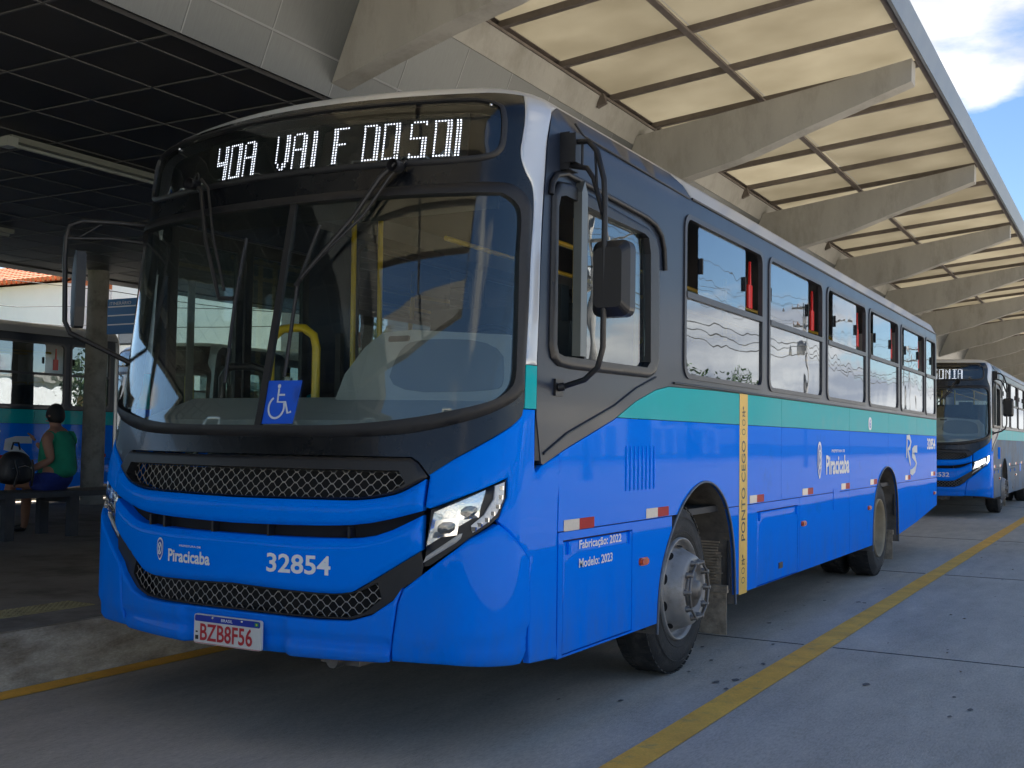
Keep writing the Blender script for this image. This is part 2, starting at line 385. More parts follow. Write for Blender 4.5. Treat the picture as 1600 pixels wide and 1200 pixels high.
def text2d(s, bold=0., res=3):
    k = (s, bold)
    if k in _TC: return _TC[k]
    c = bpy.data.curves.new('t', 'FONT'); c.body = s; c.size = 1; c.offset = bold; c.resolution_u = res; c.fill_mode = 'FRONT'
    o = bpy.data.objects.new('t', c); SC.collection.objects.link(o)
    bpy.context.view_layer.update()
    me = o.evaluated_get(bpy.context.evaluated_depsgraph_get()).to_mesh()
    vs = [(v.co.x, v.co.y) for v in me.vertices]; fs = [tuple(p.vertices) for p in me.polygons]
    bpy.data.objects.remove(o); bpy.data.curves.remove(c)
    _TC[k] = (vs, fs); return vs, fs
def text(name, s, m, parent, fn, box, off=.003, bold=0., rot=False, shear=0., label=None):
    """fit text in box (a0,b0,a1,b1) of surface coords; rot: reads upwards"""
    vs, fs = text2d(s, bold); xs = [v[0] for v in vs]; yy = [v[1] for v in vs]
    x0, x1, y0, y1 = min(xs), max(xs), min(yy), max(yy); a0, b0, a1, b1 = box
    o = []
    for x, y in vs:
        u, v = (x-x0)/(x1-x0), (y-y0)/(y1-y0)
        if rot: p = (a1+(a0-a1)*v, b0+(b1-b0)*u)
        else: p = (a0+(a1-a0)*u+shear*v, b0+(b1-b0)*v)
        o.append(fn(p[0], p[1], off))
    ob = MB().add(o, fs).build(name, m, parent, fix=False)
    if label: ob['label'] = label
    return ob
def flatpoly(name, m, parent, polys, fn, off=.003, label=None):
    mb = MB()
    for p in polys:
        tr = geometry.tessellate_polygon([[Vector((a, b, 0)) for a, b in p]])
        ar = 0
        for i in range(len(p)): ar += p[i-1][0]*p[i][1]-p[i][0]*p[i-1][1]
        ts = [tuple(t) for t in tr]
        if ts:
            a, b, c = [p[i] for i in ts[0]]
            if (b[0]-a[0])*(c[1]-a[1])-(c[0]-a[0])*(b[1]-a[1]) < 0: ts = [t[::-1] for t in ts]
        mb.add([fn(a, b, off) for a, b in p], ts)
    o = mb.build(name, m, parent, fix=False)
    if label: o['label'] = label
    return o
def ring(poly, k):   # hole copy of a polygon shrunk by absolute distance k (approx)
    n = len(poly); ar = sum(poly[i-1][0]*poly[i][1]-poly[i][0]*poly[i-1][1] for i in range(n)); sg = 1 if ar > 0 else -1
    out = []
    for i in range(n):
        a, b, c = poly[i-1], poly[i], poly[(i+1) % n]
        n1 = Vector((-(b[1]-a[1]), b[0]-a[0])).normalized(); n2 = Vector((-(c[1]-b[1]), c[0]-b[0])).normalized()
        m_ = (n1+n2); m_ = m_.normalized() if m_.length > 1e-6 else n1; q = k/max(.5, m_.dot(n1))
        out.append((b[0]+m_.x*q*sg, b[1]+m_.y*q*sg))
    return out
# ------------------------------------------------------------------ setting materials
asphalt = mat('asphalt', (.48, .43, .36), .85, stretch=(1, .25, 1), speck=.22, noise=.18, nscale=1.2, dirt=((.30, .275, .245), .36, .55), bump=.5, bscale=130)
conc = mat('platform_concrete', (.27, .25, .23), .85, noise=.25, nscale=1.6, dirt=((.05, .045, .042), .4, 1.1), bump=.25, bscale=60)
kerb_m = mat('kerb_concrete', (.50, .47, .40), .9, noise=.35, nscale=3, speck=.2, dirt=((.15, .12, .08), .85, 3.2), bump=.5, bscale=40, stretch=(1, .5, 1.6))
yel_line = mat('yellow_road_paint', (.92, .46, .06), .75, noise=.2, nscale=3, dirt=((.30, .22, .10), .25, 7.), speck=.12, bump=.2, bscale=90)
tact = mat('tactile_yellow', (.42, .37, .20), .8, noise=.2, nscale=9, dirt=((.15, .13, .1), .4, 6.))
ceil_m = mat('ceiling_panel_dark', (.028, .028, .030), .55, noise=.45, nscale=.9, dirt=((.020, .018, .016), .4, .7), rnd=.25)
grid_m = mat('ceiling_grid_bar', (.10, .10, .103), .5)
fasc_m = mat('fascia_brushed_metal', (.125, .132, .132), .42, metal=.3, rnd=.10, noise=.14, nscale=10, stretch=(1, 14, 1))
fbar_m = mat('fascia_joint', (.22, .225, .225), .5)
beam_m = mat('beam_concrete', (.31, .30, .275), .85, noise=.12, nscale=1.2, dirt=((.20, .19, .165), .42, 2.2), stretch=(1.5, 1, .5), bump=.12, bscale=30)
steel_m = mat('purlin_steel', (.12, .10, .088), .6, noise=.25, nscale=5)
gutter_m = mat('gutter_metal', (.22, .235, .25), .4, metal=.4, noise=.15, nscale=3)
col_m = mat('column_concrete', (.26, .25, .22), .85, noise=.2, nscale=3, dirt=((.10, .09, .075), .45, 4.), bump=.2, bscale=30)
bench_m = mat('bench_dark_concrete', (.055, .060, .068), .6, noise=.25, nscale=8)
white_wall = mat('white_wall', (.72, .74, .76), .9, noise=.05, nscale=1)
tile_m = mat('terracotta_tile', (.50, .17, .07), .85, noise=.3, nscale=6)
wood_pole = mat('utility_pole_concrete', (.20, .19, .18), .9, noise=.2, nscale=4)
cable_m = mat('cable_black', (.015, .015, .015), .7)
grass_m = mat('verge_grass', (.05, .075, .025), .95, noise=.4, nscale=3)
leaf_m = mat('foliage', (.045, .085, .025), .8, noise=.5, nscale=2)
bark_m = mat('bark', (.10, .07, .05), .9, noise=.3, nscale=8)
# canopy sheet: light passes through it
cs = bpy.data.materials.new('canopy_sheet'); cs.use_nodes = True; t_ = cs.node_tree; n_ = t_.nodes; l_ = t_.links; n_.clear()
o_ = n_.new('ShaderNodeOutputMaterial'); ad = n_.new('ShaderNodeMixShader'); tl = n_.new('ShaderNodeBsdfTranslucent'); df = n_.new('ShaderNodeBsdfDiffuse')
co_ = n_.new('ShaderNodeTexCoord'); no = n_.new('ShaderNodeTexNoise'); no.inputs['Scale'].default_value = 1.3; no.inputs['Detail'].default_value = 8; l_.new(co_.outputs['Object'], no.inputs['Vector'])
ra = n_.new('ShaderNodeValToRGB'); ra.color_ramp.elements[0].color = (.285, .262, .21, 1); ra.color_ramp.elements[1].color = (.375, .35, .29, 1); ra.color_ramp.elements[0].position = .3; ra.color_ramp.elements[1].position = .7
l_.new(no.outputs['Fac'], ra.inputs[0]); oi = n_.new('ShaderNodeObjectInfo'); mr = n_.new('ShaderNodeMapRange'); mr.inputs[3].default_value = .86; mr.inputs[4].default_value = 1.12; l_.new(oi.outputs['Random'], mr.inputs[0]); hs = n_.new('ShaderNodeHueSaturation'); l_.new(mr.outputs[0], hs.inputs['Value']); l_.new(ra.outputs[0], hs.inputs['Color']); l_.new(hs.outputs[0], tl.inputs[0]); df.inputs[0].default_value = (.38, .34, .26, 1)
ad.inputs[0].default_value = .68; l_.new(df.outputs[0], ad.inputs[1]); l_.new(tl.outputs[0], ad.inputs[2]); l_.new(ad.outputs[0], o_.inputs[0])
def struct(o): o['kind'] = 'structure'; return o
# ------------------------------------------------------------------ ground
struct(MB().add([(-600, -600, -.02), (600, -600, -.02), (600, 600, -.02), (-600, 600, -.02)], [(0, 1, 2, 3)]).build('ground', grass_m))
struct(MB().add([(-1.9, -60, 0), (24, -60, 0), (24, 220, 0), (-1.9, 220, 0)], [(0, 1, 2, 3)]).build('road', asphalt))
struct(MB().add([(-26, -60, 0), (-10.9, -60, 0), (-10.9, 120, 0), (-26, 120, 0)], [(0, 1, 2, 3)]).build('road', asphalt))
def strip(name, m, x0, y0, x1, y1, z=.004, wob=.006, seg=1.2, par=None):
    n = max(2, int(abs(y1-y0)/seg)); vs = []
    for i in range(n+1):
        y = y0+(y1-y0)*i/n; vs += [(x0+random.uniform(-wob, wob), y, z), (x1+random.uniform(-wob, wob), y, z)]
    return MB().add(vs, [(2*i, 2*i+1, 2*i+3, 2*i+2) for i in range(n)]).build(name, m, par)
for x0, x1 in ((1.62, 1.79), (-1.665, -1.505)):
    struct(strip('road_marking', yel_line, x0, -12, x1, 60))
jm = mat('slab_joint', (.07, .068, .065), .9)
for y in (-1.2, 3.9, 8.9, 13.9, 24, 29, 34): struct(MB().box(-1.5, y, -.01, 1.6, y+.012, .003).box(1.8, y, -.01, 12, y+.012, .003).build('slab_joint', jm))
struct(MB().box(1.795, 18.79, -.01, 12, 18.87, .004).build('road_marking', mat('worn_white_line', (.35, .35, .35), .8, noise=.3, nscale=5)))
struct(MB().box(4.3, -12, -.01, 4.315, 60, .0035).build('slab_joint', jm))
st_m = mat('oil_stain', (.11, .105, .10), .7)
lfm = mat('dry_leaf', (.16, .10, .04), .9)
for i in range(26):
    x, y, a = random.uniform(1.9, 5), random.uniform(-.5, 14), random.uniform(0, 6)
    s = random.uniform(.012, .028); c, q = math.cos(a)*s, math.sin(a)*s
    struct(MB().add([(x-c, y-q, .005), (x+q*.5, y-c*.5, .012), (x+c, y+q, .006), (x-q*.5, y+c*.5, .009)], [(0, 1, 2, 3)]).build('fallen_leaf', lfm))
for i in range(110):
    x, y = random.uniform(1.85, 5.5), random.uniform(-1, 16)
    if i < 30: x, y = random.uniform(.9, 1.6), random.uniform(1.5, 9)
    r = random.uniform(.004, .022)
    struct(MB().add([(x+r*random.uniform(.6, 1.3)*math.cos(a), y+2*r*random.uniform(.6, 1.2)*math.sin(a), .0045) for a in [k*math.pi/5 for k in range(10)]], [tuple(range(10))]).build('road_stain', st_m))
# platform and kerb
struct(MB().box(-10.75, -25, -.01, -1.765, 70, .300).build('platform', conc))
for xa, xb in ((-1.762, -1.70), (-11.0, -10.753)):
    y = -6.07
    while y < 30:
        ln = 2.4 if y > 0 else 2.0
        k = MB(); ch = .015; fx = (xb if xa > -5 else xa); sg = 1 if xa > -5 else -1; bx = xa if sg > 0 else xb
        pr = [(bx, 0), (fx+sg*.015, 0), (fx, .30-ch*1.3), (fx-sg*ch, .302), (bx, .302)]
        n = 5; vs = [(a, yy, b) for yy in (y+.004, y+ln-.004) for a, b in pr]
        k.add(vs, [(i, (i+1) % n, (i+1) % n+n, i+n) for i in range(n)]+[tuple(range(n)), tuple(range(n, 2*n))[::-1]])
        struct(k.build('kerb', kerb_m)); y += ln
# tactile paving strip of single studded tiles
for k in range(34):
    y = 1.04-.25*(k+1)
    m_ = MB().box(-2.40, y+.002, .296, -2.152, y+.248, .306)
    for i in range(6):
        for j in range(6): m_.add([(-2.40+.02+.04*i+.012*math.cos(a)*q, y+.022+.041*j+.012*math.sin(a)*q, .306+h) for q, h in ((1, 0), (.6, .004)) for a in [p*math.pi/3 for p in range(6)]], [(p, (p+1) % 6, (p+1) % 6+6, p+6) for p in range(6)]+[(6, 7, 8, 9, 10, 11)])
    struct(m_.build('tactile_tile', tact))
# ------------------------------------------------------------------ terminal roof
term = empty('terminal_building', 'covered bus terminal with dark panelled ceiling and pale concrete beams over the platform', 'terminal')
GX, GY = .645, .712; X0, Y0 = -1.235, -.42
pm = None
for i in range(15):
    for j in range(-1, 13):
        xa = X0-GX*(i+1); xb = X0-GX*i; ya = Y0+GY*j
        if i == 0: xb = -1.505
        if i == 0 or pm is None:
            q = MB().box(xa+.008-(xa+xb)/2, -GY/2+.008, 0, xb-.008-(xa+xb)/2, GY/2-.008, .02).build('ceiling_panel', ceil_m, term)
            if i: pm = q.data
        else:
            q = bpy.data.objects.new('ceiling_panel', pm); SC.collection.objects.link(q); q.parent = term
        q.location = ((xa+xb)/2, ya+GY/2, 3.885)
MB().box(-10.9, -25, 3.90, -1.505, Y0-GY-.01, 3.92).box(-10.9, Y0+GY*13+.01, 3.885, -1.505, 60, 3.90).build('ceiling_continuation', ceil_m, term)
g = MB()
for i in range(1, 16): x = X0-GX*i; g.box(x-.008, -20, 3.878, x+.008, 55, 3.90)
for j in range(-26, 78):
    y = Y0+GY*j
    g.box(-10.88, y-.008, 3.8785, -1.507, y+.008, 3.8995)
g.build('ceiling_grid', grid_m, term)
def fx(z): return -1.5+.41*(z-3.87)
FY = .72
for j in range(-9, 76):
    y = .995+FY*j
    for z0, z1 in ((3.872, 4.108), (4.124, 4.64)):
        if j > 30 and j % 3: continue
        w = FY*(1 if j <= 30 else 3)
        mb = MB(); n = Vector((-1, 0, .41)).normalized()*.02
        a, b, c, d = [Vector((fx(z), yy, z)) for yy, z in ((y+.007, z0), (y+w-.007, z0), (y+w-.007, z1), (y+.007, z1))]
        mb.add([a, b, c, d, a+n, b+n, c+n, d+n], [(0, 1, 2, 3), (7, 6, 5, 4), (0, 4, 5, 1), (1, 5, 6, 2), (2, 6, 7, 3), (3, 7, 4, 0)]); mb.build('fascia_panel', fasc_m, term)
mb = MB(); q = .012
for j in range(-9, 77):
    y = .995+FY*j; mb.add([(fx(3.872)-.004+q*.5, y-.006, 3.872), (fx(3.872)-.004+q*.5, y+.006, 3.872), (fx(4.64)-.004+q*.5, y+.006, 4.64), (fx(4.64)-.004+q*.5, y-.006, 4.64)], [(0, 1, 2, 3)])
mb.add([(fx(4.109)+.003, -6, 4.109), (fx(4.109)+.003, 55, 4.109), (fx(4.123)+.003, 55, 4.123), (fx(4.123)+.003, -6, 4.123)], [(0, 1, 2, 3)])
mb.build('fascia_joints', fbar_m, term)
mb = MB(); mb.add([(fx(3.86)-.05, -25, 3.86), (fx(3.86)-.05, 60, 3.86), (fx(4.7)-.05, 60, 4.7), (fx(4.7)-.05, -25, 4.7)], [(0, 1, 2, 3)]); mb.build('fascia_backing', ceil_m, term)
MB().add([(fx(4.645), -25, 4.645), (fx(4.645)-.2, -25, 4.645), (fx(4.905)-.2, -25, 4.905), (fx(4.905), -25, 4.905), (fx(4.645), 60, 4.645), (fx(4.645)-.2, 60, 4.645), (fx(4.905)-.2, 60, 4.905), (fx(4.905), 60, 4.905)], [(0, 1, 2, 3), (7, 6, 5, 4), (0, 4, 5, 1), (1, 5, 6, 2), (2, 6, 7, 3), (3, 7, 4, 0)]).build('edge_girder', beam_m, term)
MB().box(-11.3, -25, 4.95, -1.5, 60, 5.05).build('roof_slab', beam_m, term)
MB().box(-11.3, -25, 3.86, -10.9, 60, 5.0).build('rear_fascia', ceil_m, term)
MB().box(-1.52, -25, 4.955, -1.085, 60, 4.965).build('roof_flashing', steel_m, term)
MB().add([(-11.3, -25, 4.7), (-11.3, 60, 4.7), (-19.6, 60, 5.95), (-19.6, -25, 5.95), (-11.3, -25, 4.8), (-11.3, 60, 4.8), (-19.6, 60, 6.05), (-19.6, -25, 6.05)], [(0, 1, 2, 3), (7, 6, 5, 4), (0, 4, 5, 1), (1, 5, 6, 2), (2, 6, 7, 3), (3, 7, 4, 0)]).build('rear_shade_canopy', beam_m, term)  # far-side canopy, made opaque and extended out of view to shade road and far bus
BY = [-7.0, -2.3, 2.42, 7.29, 11.97, 16.6, 21.2, 25.8, 30.4, 35., 39.6, 44.2, 48.8]
bp = [(-1.462, 3.962), (-.99, 4.10), (-.50, 4.235), (0.03, 4.355), (.655, 4.57), (1.745, 4.925), (1.75, 5.150), (.95, 5.025), (.28, 4.925), (-1.13, 4.735), (-1.135, 4.74)]
for y in BY:
    MB().prism(bp, lambda a, b, d: (a, d, b), y, y+.20).build('canopy_beam', beam_m, term)
def cz(x): return 4.905+(x+1.11)*.0965
RY = [3.07+1.145*k for k in range(-8, 42)]
def sheetbox(mb, x0, x1, y0, y1, dz0, dz1):
    vs = [(x, y, cz(x)+d) for x in (x0, x1) for y in (y0, y1) for d in (dz0, dz1)]
    return mb.add(vs, [(0, 1, 3, 2), (4, 6, 7, 5), (0, 4, 5, 1), (2, 3, 7, 6), (0, 2, 6, 4), (1, 5, 7, 3)])
for a, b in zip(RY, RY[1:]):
    for x0, x1 in ((-1.09, .187), (.193, 1.80)):
        sheetbox(MB(), x0, x1, a+.012, b-.012, .055, .061).build('canopy_sheet', cs, term)
for y in RY:
    sheetbox(MB(), -1.10, 1.80, y-.028, y+.028, -.005, .054).build('canopy_rafter', steel_m, term)
for x in (-1.10, .19, 1.79):
    sheetbox(MB(), x-.03, x+.03, -7, 52, -.03 if x < 1 else -.02, -.006).build('canopy_purlin', steel_m, term)
gt = MB(); gt.add([(1.83, -7, cz(1.8)-.06), (1.83, 52, cz(1.8)-.06), (1.90, 52, cz(1.8)+.16), (1.90, -7, cz(1.8)+.16), (1.86, -7, cz(1.8)-.06), (1.86, 52, cz(1.8)-.06)], [(0, 1, 2, 3), (0, 1, 5, 4), (4, 5, 2, 3)])
gt.build('roof_gutter', gutter_m, term)
for i, y in enumerate(BY[:-1]):
    for q in (.24, .78) if i > 1 else (.78,):
        yy = y+(BY[i+1]-y)*q
        MB().prism([(-1.13, 4.90), (-1.05, 4.90), (-1.02, 4.80), (-1.12, 4.76)], lambda a, b, d: (a, d, b), yy, yy+.05).build('canopy_bracket', steel_m, term)
for y in (7.85, 17.3, 26.7, -1.6):
    mb = MB().lathe([(0, .19), (.02, .17), (3.6, .155)], (-10.35, y, .30), 'z', 28); mb.build('column', col_m, term)
    MB().box(-10.54, y-.19, .295, -10.16, y+.19, .36).build('column_base', col_m, term)
for y in (9.2, 22, 31): MB().lathe([(0, .06), (3.6, .06)], (-9.75, y, .30), 'z', 16).build('downpipe', mat('pipe_grey', (.16, .16, .15), .6), term)
# lights under the ceiling
fixm = mat('lamp_housing', (.22, .23, .20), .5); tubem = mat('unlit_tube', (.35, .37, .34), .3)
for k, (x, ya, yb) in enumerate(((-4.58, 2.04, 7.2), (-8.44, 4.0, 4.92), (-8.44, -1.5, 2.4))):
    t = empty('ceiling_light', ['long unlit tube light hanging under the dark ceiling beside the bus windscreen', 'short unlit tube light at the far side of the dark ceiling', 'unlit tube light nearest the camera at the far side of the ceiling'][k], 'light', (x, ya, 3.80), group='tube lights under the ceiling')
    MB().box(-.05, 0, .02, .05, yb-ya, .07).build('lamp_housing', fixm, t); MB().tube([(-.015, .03, 0), (-.015, yb-ya-.03, 0)], .017, 8).build('lamp_tube', tubem, t)
    MB().box(-.06, -.04, -.03, .06, .06, .05).build('end_box', tubem, t)
# bench ------------------------------------------------------------------
def bench(y0, y1, xa, xb, lab, legs):
    b = empty('bench', lab, 'bench', (xa, y0, .30), group='benches on the platform')
    n = 3; w = (xa-xb)/n
    for k in range(n): MB().box(-w*(k+1)+.008, 0, .42, -w*k-.008, y1-y0, .475).build('seat_plank', bench_m, b)
    for y in legs:
        for x in (-.07, -(xa-xb)+.07): MB().box(x-.035, y-y0-.055, 0, x+.035, y-y0+.055, .42).build('leg', bench_m, b)
        MB().box(-(xa-xb)+.07, y-y0-.03, .35, -.07, y-y0+.03, .42).build('cross_rail', bench_m, b)
    return b
bench(2.6, 5.35, -6.10, -6.72, 'dark slatted bench the woman in green sits on', (3.34, 4.11, 5.12))
bench(-1.2, 2.2, -6.10, -6.72, 'empty dark bench nearest the kerb end of the platform', (-.9, .5, 1.9))
# signs -------------------------------------------------------------------
s = empty('route_sign', 'blue route sign with white lines fixed beside the round column', 'sign', (-9.72, 7.5, 2.85))
MB().box(0, 0, 0, 1.05, .04, .52).build('sign_board', mat('sign_board_blue', (.01, .13, .36), .5), s)
for z in (.13, .265, .395): MB().box(.02, -.006, z, 1.03, 0, z+.018).build('sign_line', white_p, s)
text('sign_heading', 'ITINERÁRIO', white_p, s, lambda a, b, o: (a, -o, b), (.05, .43, .5, .49), .004, .0)
MB().tube([(.75, .06, .5), (.75, .06, 1.03)], .02, 8).build('sign_hanger', steel_m, s)
s = empty('notice_board', 'narrow upright notice board with a blue header behind the bus mirror', 'notice board', (-9.35, 7.6, .95))
MB().box(0, 0, 0, .35, .04, .95).build('board', mat('notice_grey', (.25, .30, .34), .5), s); MB().box(.03, -.005, .72, .32, 0, .90).build('board_header', sign_blue, s); MB().box(-.03, .0, -.65, .0, .05, 1.0).build('post', steel_m, s)
# ------------------------------------------------------------------ the bus
T0 = dict(
 glass=[(0, 1.437), (.48, 1.440), (.81, 1.469), (1.047, 1.512), (1.205, 1.56), (1.276, 1.609), (1.301, 1.665), (1.296, 1.797), (1.282, 2.0), (1.267, 2.222), (1.262, 2.387), (1.240, 2.455), (1.175, 2.500), (1.12, 2.503), (.858, 2.504), (.474, 2.502), (0, 2.5)],
 rub=[(0, 1.388), (.489, 1.392), (.76, 1.402), (.943, 1.428), (1.15, 1.482), (1.283, 1.541), (1.345, 1.585), (1.370, 1.63), (1.362, 1.714), (1.352, 2.0), (1.338, 2.23), (1.324, 2.43), (1.295, 2.50), (1.228, 2.548), (1.151, 2.560), (.913, 2.558), (.469, 2.549), (0, 2.546)],
 dest=[(0, 2.648), (.734, 2.650), (1.0, 2.657), (1.105, 2.672), (1.15, 2.706), (1.166, 2.76), (1.160, 2.900), (1.135, 2.945), (1.06, 2.975), (.95, 2.988), (.5, 2.990), (0, 2.992)],
)
def sym(half):   # half outline listed from s=0 (bottom) round to s=0 (top), CCW
    return half+[(-a, b) for a, b in half[::-1] if abs(a) > 1e-6]
MASK_R = [(1.383, 1.560), (1.366, 1.73), (1.352, 2.007), (1.338, 2.229), (1.334, 2.434), (1.314, 2.554), (1.268, 2.624), (1.236, 2.704), (1.240, 2.806), (1.254, 2.961), (1.262, 3.03)]
MASK_B = [(.973, 1.233), (1.075, 1.304), (1.179, 1.367), (1.322, 1.453), (1.372, 1.497)]
HOODF = [(0, 1.303), (.882, 1.303), (.919, 1.281), (.968, 1.226)]
POST_R = [(1.545, 1.24), (1.53, 1.297), (1.49, 1.524), (1.458, 1.734), (1.430, 2.015), (1.408, 2.238), (1.395, 2.444), (1.388, 2.636), (1.386, 2.832), (1.431, 2.956), (1.52, 3.03)]
HOOD_UP = [(0, 1.108), (.465, 1.113), (.675, 1.118), (.823, 1.144), (.895, 1.176), (.961, 1.216)]
HOOD_DN = [(0, .990), (.469, .998), (.719, 1.018), (.958, 1.078)]
SLOT_DN = [(0, .942), (.471, .944), (.741, .964), (.958, 1.060)]
PAN_DN = [(0, .715), (.477, .702), (.62, .712), (.674, .735), (.833, .832), (.954, .908)]
V_R = [(0, .590), (.48, .586), (.638, .592), (.737, .622), (.836, .691), (.882, .745)]
V_UP = [(1.161, .967), (1.289, 1.04), (1.334, 1.139), (1.328, 1.222), (.985, 1.085)]
WIN = [(2.46, 4.08), (4.215, 5.83), (5.975, 7.58), (7.725, 9.30), (9.45, 11.05), (11.13, 11.93)]
ARCH1 = [(2.075, .30), (2.105, .56), (2.19, .745), (2.39, .96), (2.60, 1.085), (2.83, 1.14), (3.07, 1.105), (3.29, .965), (3.43, .70), (3.475, .30)]
ARCH2 = [(7.90, .30), (7.93, .56), (8.0, .80), (8.15, .97), (8.38, 1.10), (8.65, 1.15), (8.92, 1.11), (9.12, .99), (9.25, .75), (9.29, .30)]
def cat(pts, n=4):   # smooth open curve through points
    out = []
    for i in range(len(pts)-1):
        p0, p1, p2, p3 = pts[max(0, i-1)], pts[i], pts[i+1], pts[min(len(pts)-1, i+2)]
        for k in range(n):
            t = k/n; out.append(tuple(.5*(2*p1[j]+(p2[j]-p0[j])*t+(2*p0[j]-5*p1[j]+4*p2[j]-p3[j])*t*t+(3*p1[j]-p0[j]-3*p2[j]+p3[j])*t**3) for j in (0, 1)))
    return out+[pts[-1]]
MASK_R = cat(MASK_R); ARCH1 = cat(ARCH1, 4); ARCH2 = cat(ARCH2, 4)
POST_S = cat(POST_R[1:-1])
T0 = {k: cat(v, 3) for k, v in T0.items()}
HOOD_UP = cat(HOOD_UP, 3); HOOD_DN = cat(HOOD_DN, 3); SLOT_DN = cat(SLOT_DN, 3); PAN_DN = cat(PAN_DN, 3); MASK_B = cat(MASK_B, 3)
WF, WR, TR = 2.54, 8.42, .505
def wheel(parent, x, y, sg, front_=True, name='wheel'):
    """sg: outward direction; x: outer tyre face"""
    o = MB(); w = .27
    o.lathe([(0-.02, .30), (0, .33), (.0, .40), (-.012, .455), (-.035, .492), (-.05, .503), (-w+.05, .503), (-w+.03, .49), (-w, .44), (-w, .30)], (x, y, TR), 'x', 56, sg)
    tw = o.build(name, tyre_m, parent)
    tr = MB()
    for k in range(56):   # shoulder blocks of the tread
        th = 2*math.pi*k/56
        for a in (-.052, -w+.075):
            c = Vector((x+(a-.0)*sg, y+.503*math.cos(th), TR+.503*math.sin(th)))
            tr.obox(c, (.022, 0, 0), Vector((0, -math.sin(th), math.cos(th)))*.018, Vector((0, math.cos(th), math.sin(th)))*.004)
    for rr_ in (.345, .43):
        tr.lathe([(.001, rr_-.004), (.004, rr_), (.001, rr_+.004)], (x, y, TR), 'x', 48, sg)
    tr.build('tread', tyre_m, tw)
    if front_:
        rm = MB().lathe([(-.03, .310), (.004, .306), (.008, .296), (-.02, .288), (-.045, .278), (-.05, .262), (.02, .232), (.075, .205), (.088, .19), (.085, .150), (.06, .145), (.06, 0)], (x, y, TR), 'x', 56, sg)
        rm.build('rim', rim_m, tw)
        for k in range(10):
            hl = MB(); th = 2*math.pi*(k+.5)/10
            c = Vector((x-.010*sg, y+.250*math.cos(th), TR+.250*math.sin(th))); e1 = Vector((0, -math.sin(th), math.cos(th))); e2 = Vector((-.92*sg, .39*math.cos(th), .39*math.sin(th)))
            n_ = Vector((sg, 0, 0))
            hl.add([c+e1*.032*math.cos(q)+e2*.017*math.sin(q)+Vector((.39*sg, .92*math.cos(th), .92*math.sin(th)))*.004 for q in [i*math.pi/6 for i in range(12)]], [tuple(range(12))])
            hl.build('rim_hole', black, tw, fix=False)
        h = MB(); h.lathe([(.04, .115), (.075, .112), (.09, .10), (.09, .06), (.115, .055), (.12, 0)], (x, y, TR), 'x', 32, sg)
        h.build('hub', nut_m, tw)
        for k in range(10):
            th = 2*math.pi*k/10
            nb = MB().lathe([(.075, .021), (.10, .021), (.102, .015), (.128, .014), (.128, 0)], (x, y+.168*math.cos(th), TR+.168*math.sin(th)), 'x', 6, sg)
            nb.build('wheel_nut', nut_m, tw)
        g = MB()
        for k in range(10):   # safety cover ring joining the nuts
            a, b = 2*math.pi*k/10, 2*math.pi*(k+1)/10
            g.tube([(x+.118*sg, y+.168*math.cos(a), TR+.168*math.sin(a)), (x+.118*sg, y+.168*math.cos(b), TR+.168*math.sin(b))], .008, 6)
        g.build('nut_ring', nut_m, tw)
    else:
        rm = MB().lathe([(-.03, .310), (.004, .306), (.008, .296), (-.02, .288), (-.06, .275), (-.13, .262), (-.15, .20), (-.15, .12), (-.10, .11), (-.10, 0)], (x, y, TR), 'x', 56, sg)
        rm.build('rim', rimd_m, tw)
        for k in range(10):
            th = 2*math.pi*k/10
            MB().lathe([(-.15, .018), (-.12, .018), (-.12, 0)], (x, y+.168*math.cos(th), TR+.168*math.sin(th)), 'x', 6, sg).build('wheel_nut', nut_m, tw)
    return tw
def crest(parent, fn, c, h, off=.004):
    cx_, cz = c; w = h*.42
    def el(rx, rz, dz=0, n=28): return [(cx_+rx*math.sin(2*math.pi*k/n)*(1-.28*(math.cos(2*math.pi*k/n) < -.6)), cz+dz-rz*-math.cos(2*math.pi*k/n)) for k in range(n)]
    sh = [(cx_-w/2, cz+h*.30), (cx_-w*.3, cz+h*.44), (cx_, cz+h*.5), (cx_+w*.3, cz+h*.44), (cx_+w/2, cz+h*.30), (cx_+w/2, cz-h*.15), (cx_+w*.3, cz-h*.34), (cx_, cz-h*.5), (cx_-w*.3, cz-h*.34), (cx_-w/2, cz-h*.15)]
    sh = smoothp(sh[::-1], 2)
    k = lambda q: [((a-cx_)*q+cx_, (b-cz)*q+cz) for a, b in sh]
    e = flatpoly('crest', white_p, parent, [k(1)], fn, off)
    flatpoly('crest_field', sign_blue, e, [k(.84)], fn, off+.001)
    bars = [stroke([(cx_-w*.2, cz+h*.22), (cx_+w*.2, cz-h*.2)], h*.06), stroke([(cx_+w*.2, cz+h*.22), (cx_-w*.2, cz-h*.2)], h*.06)]
    q = [(cx_+w*.36*math.cos(a), cz+h*.03+h*.26*math.sin(a)) for a in [i*math.pi/10 for i in range(20)]]
    q2 = [(cx_+w*.28*math.cos(a), cz+h*.03+h*.20*math.sin(a)) for a in [i*math.pi/10 for i in range(20)]]
    flatpoly('crest_ring', white_p, e, [q], fn, off+.002); flatpoly('crest_centre', sign_blue, e, [q2], fn, off+.003)
    flatpoly('crest_cross', white_p, e, bars, fn, off+.004)
    return e
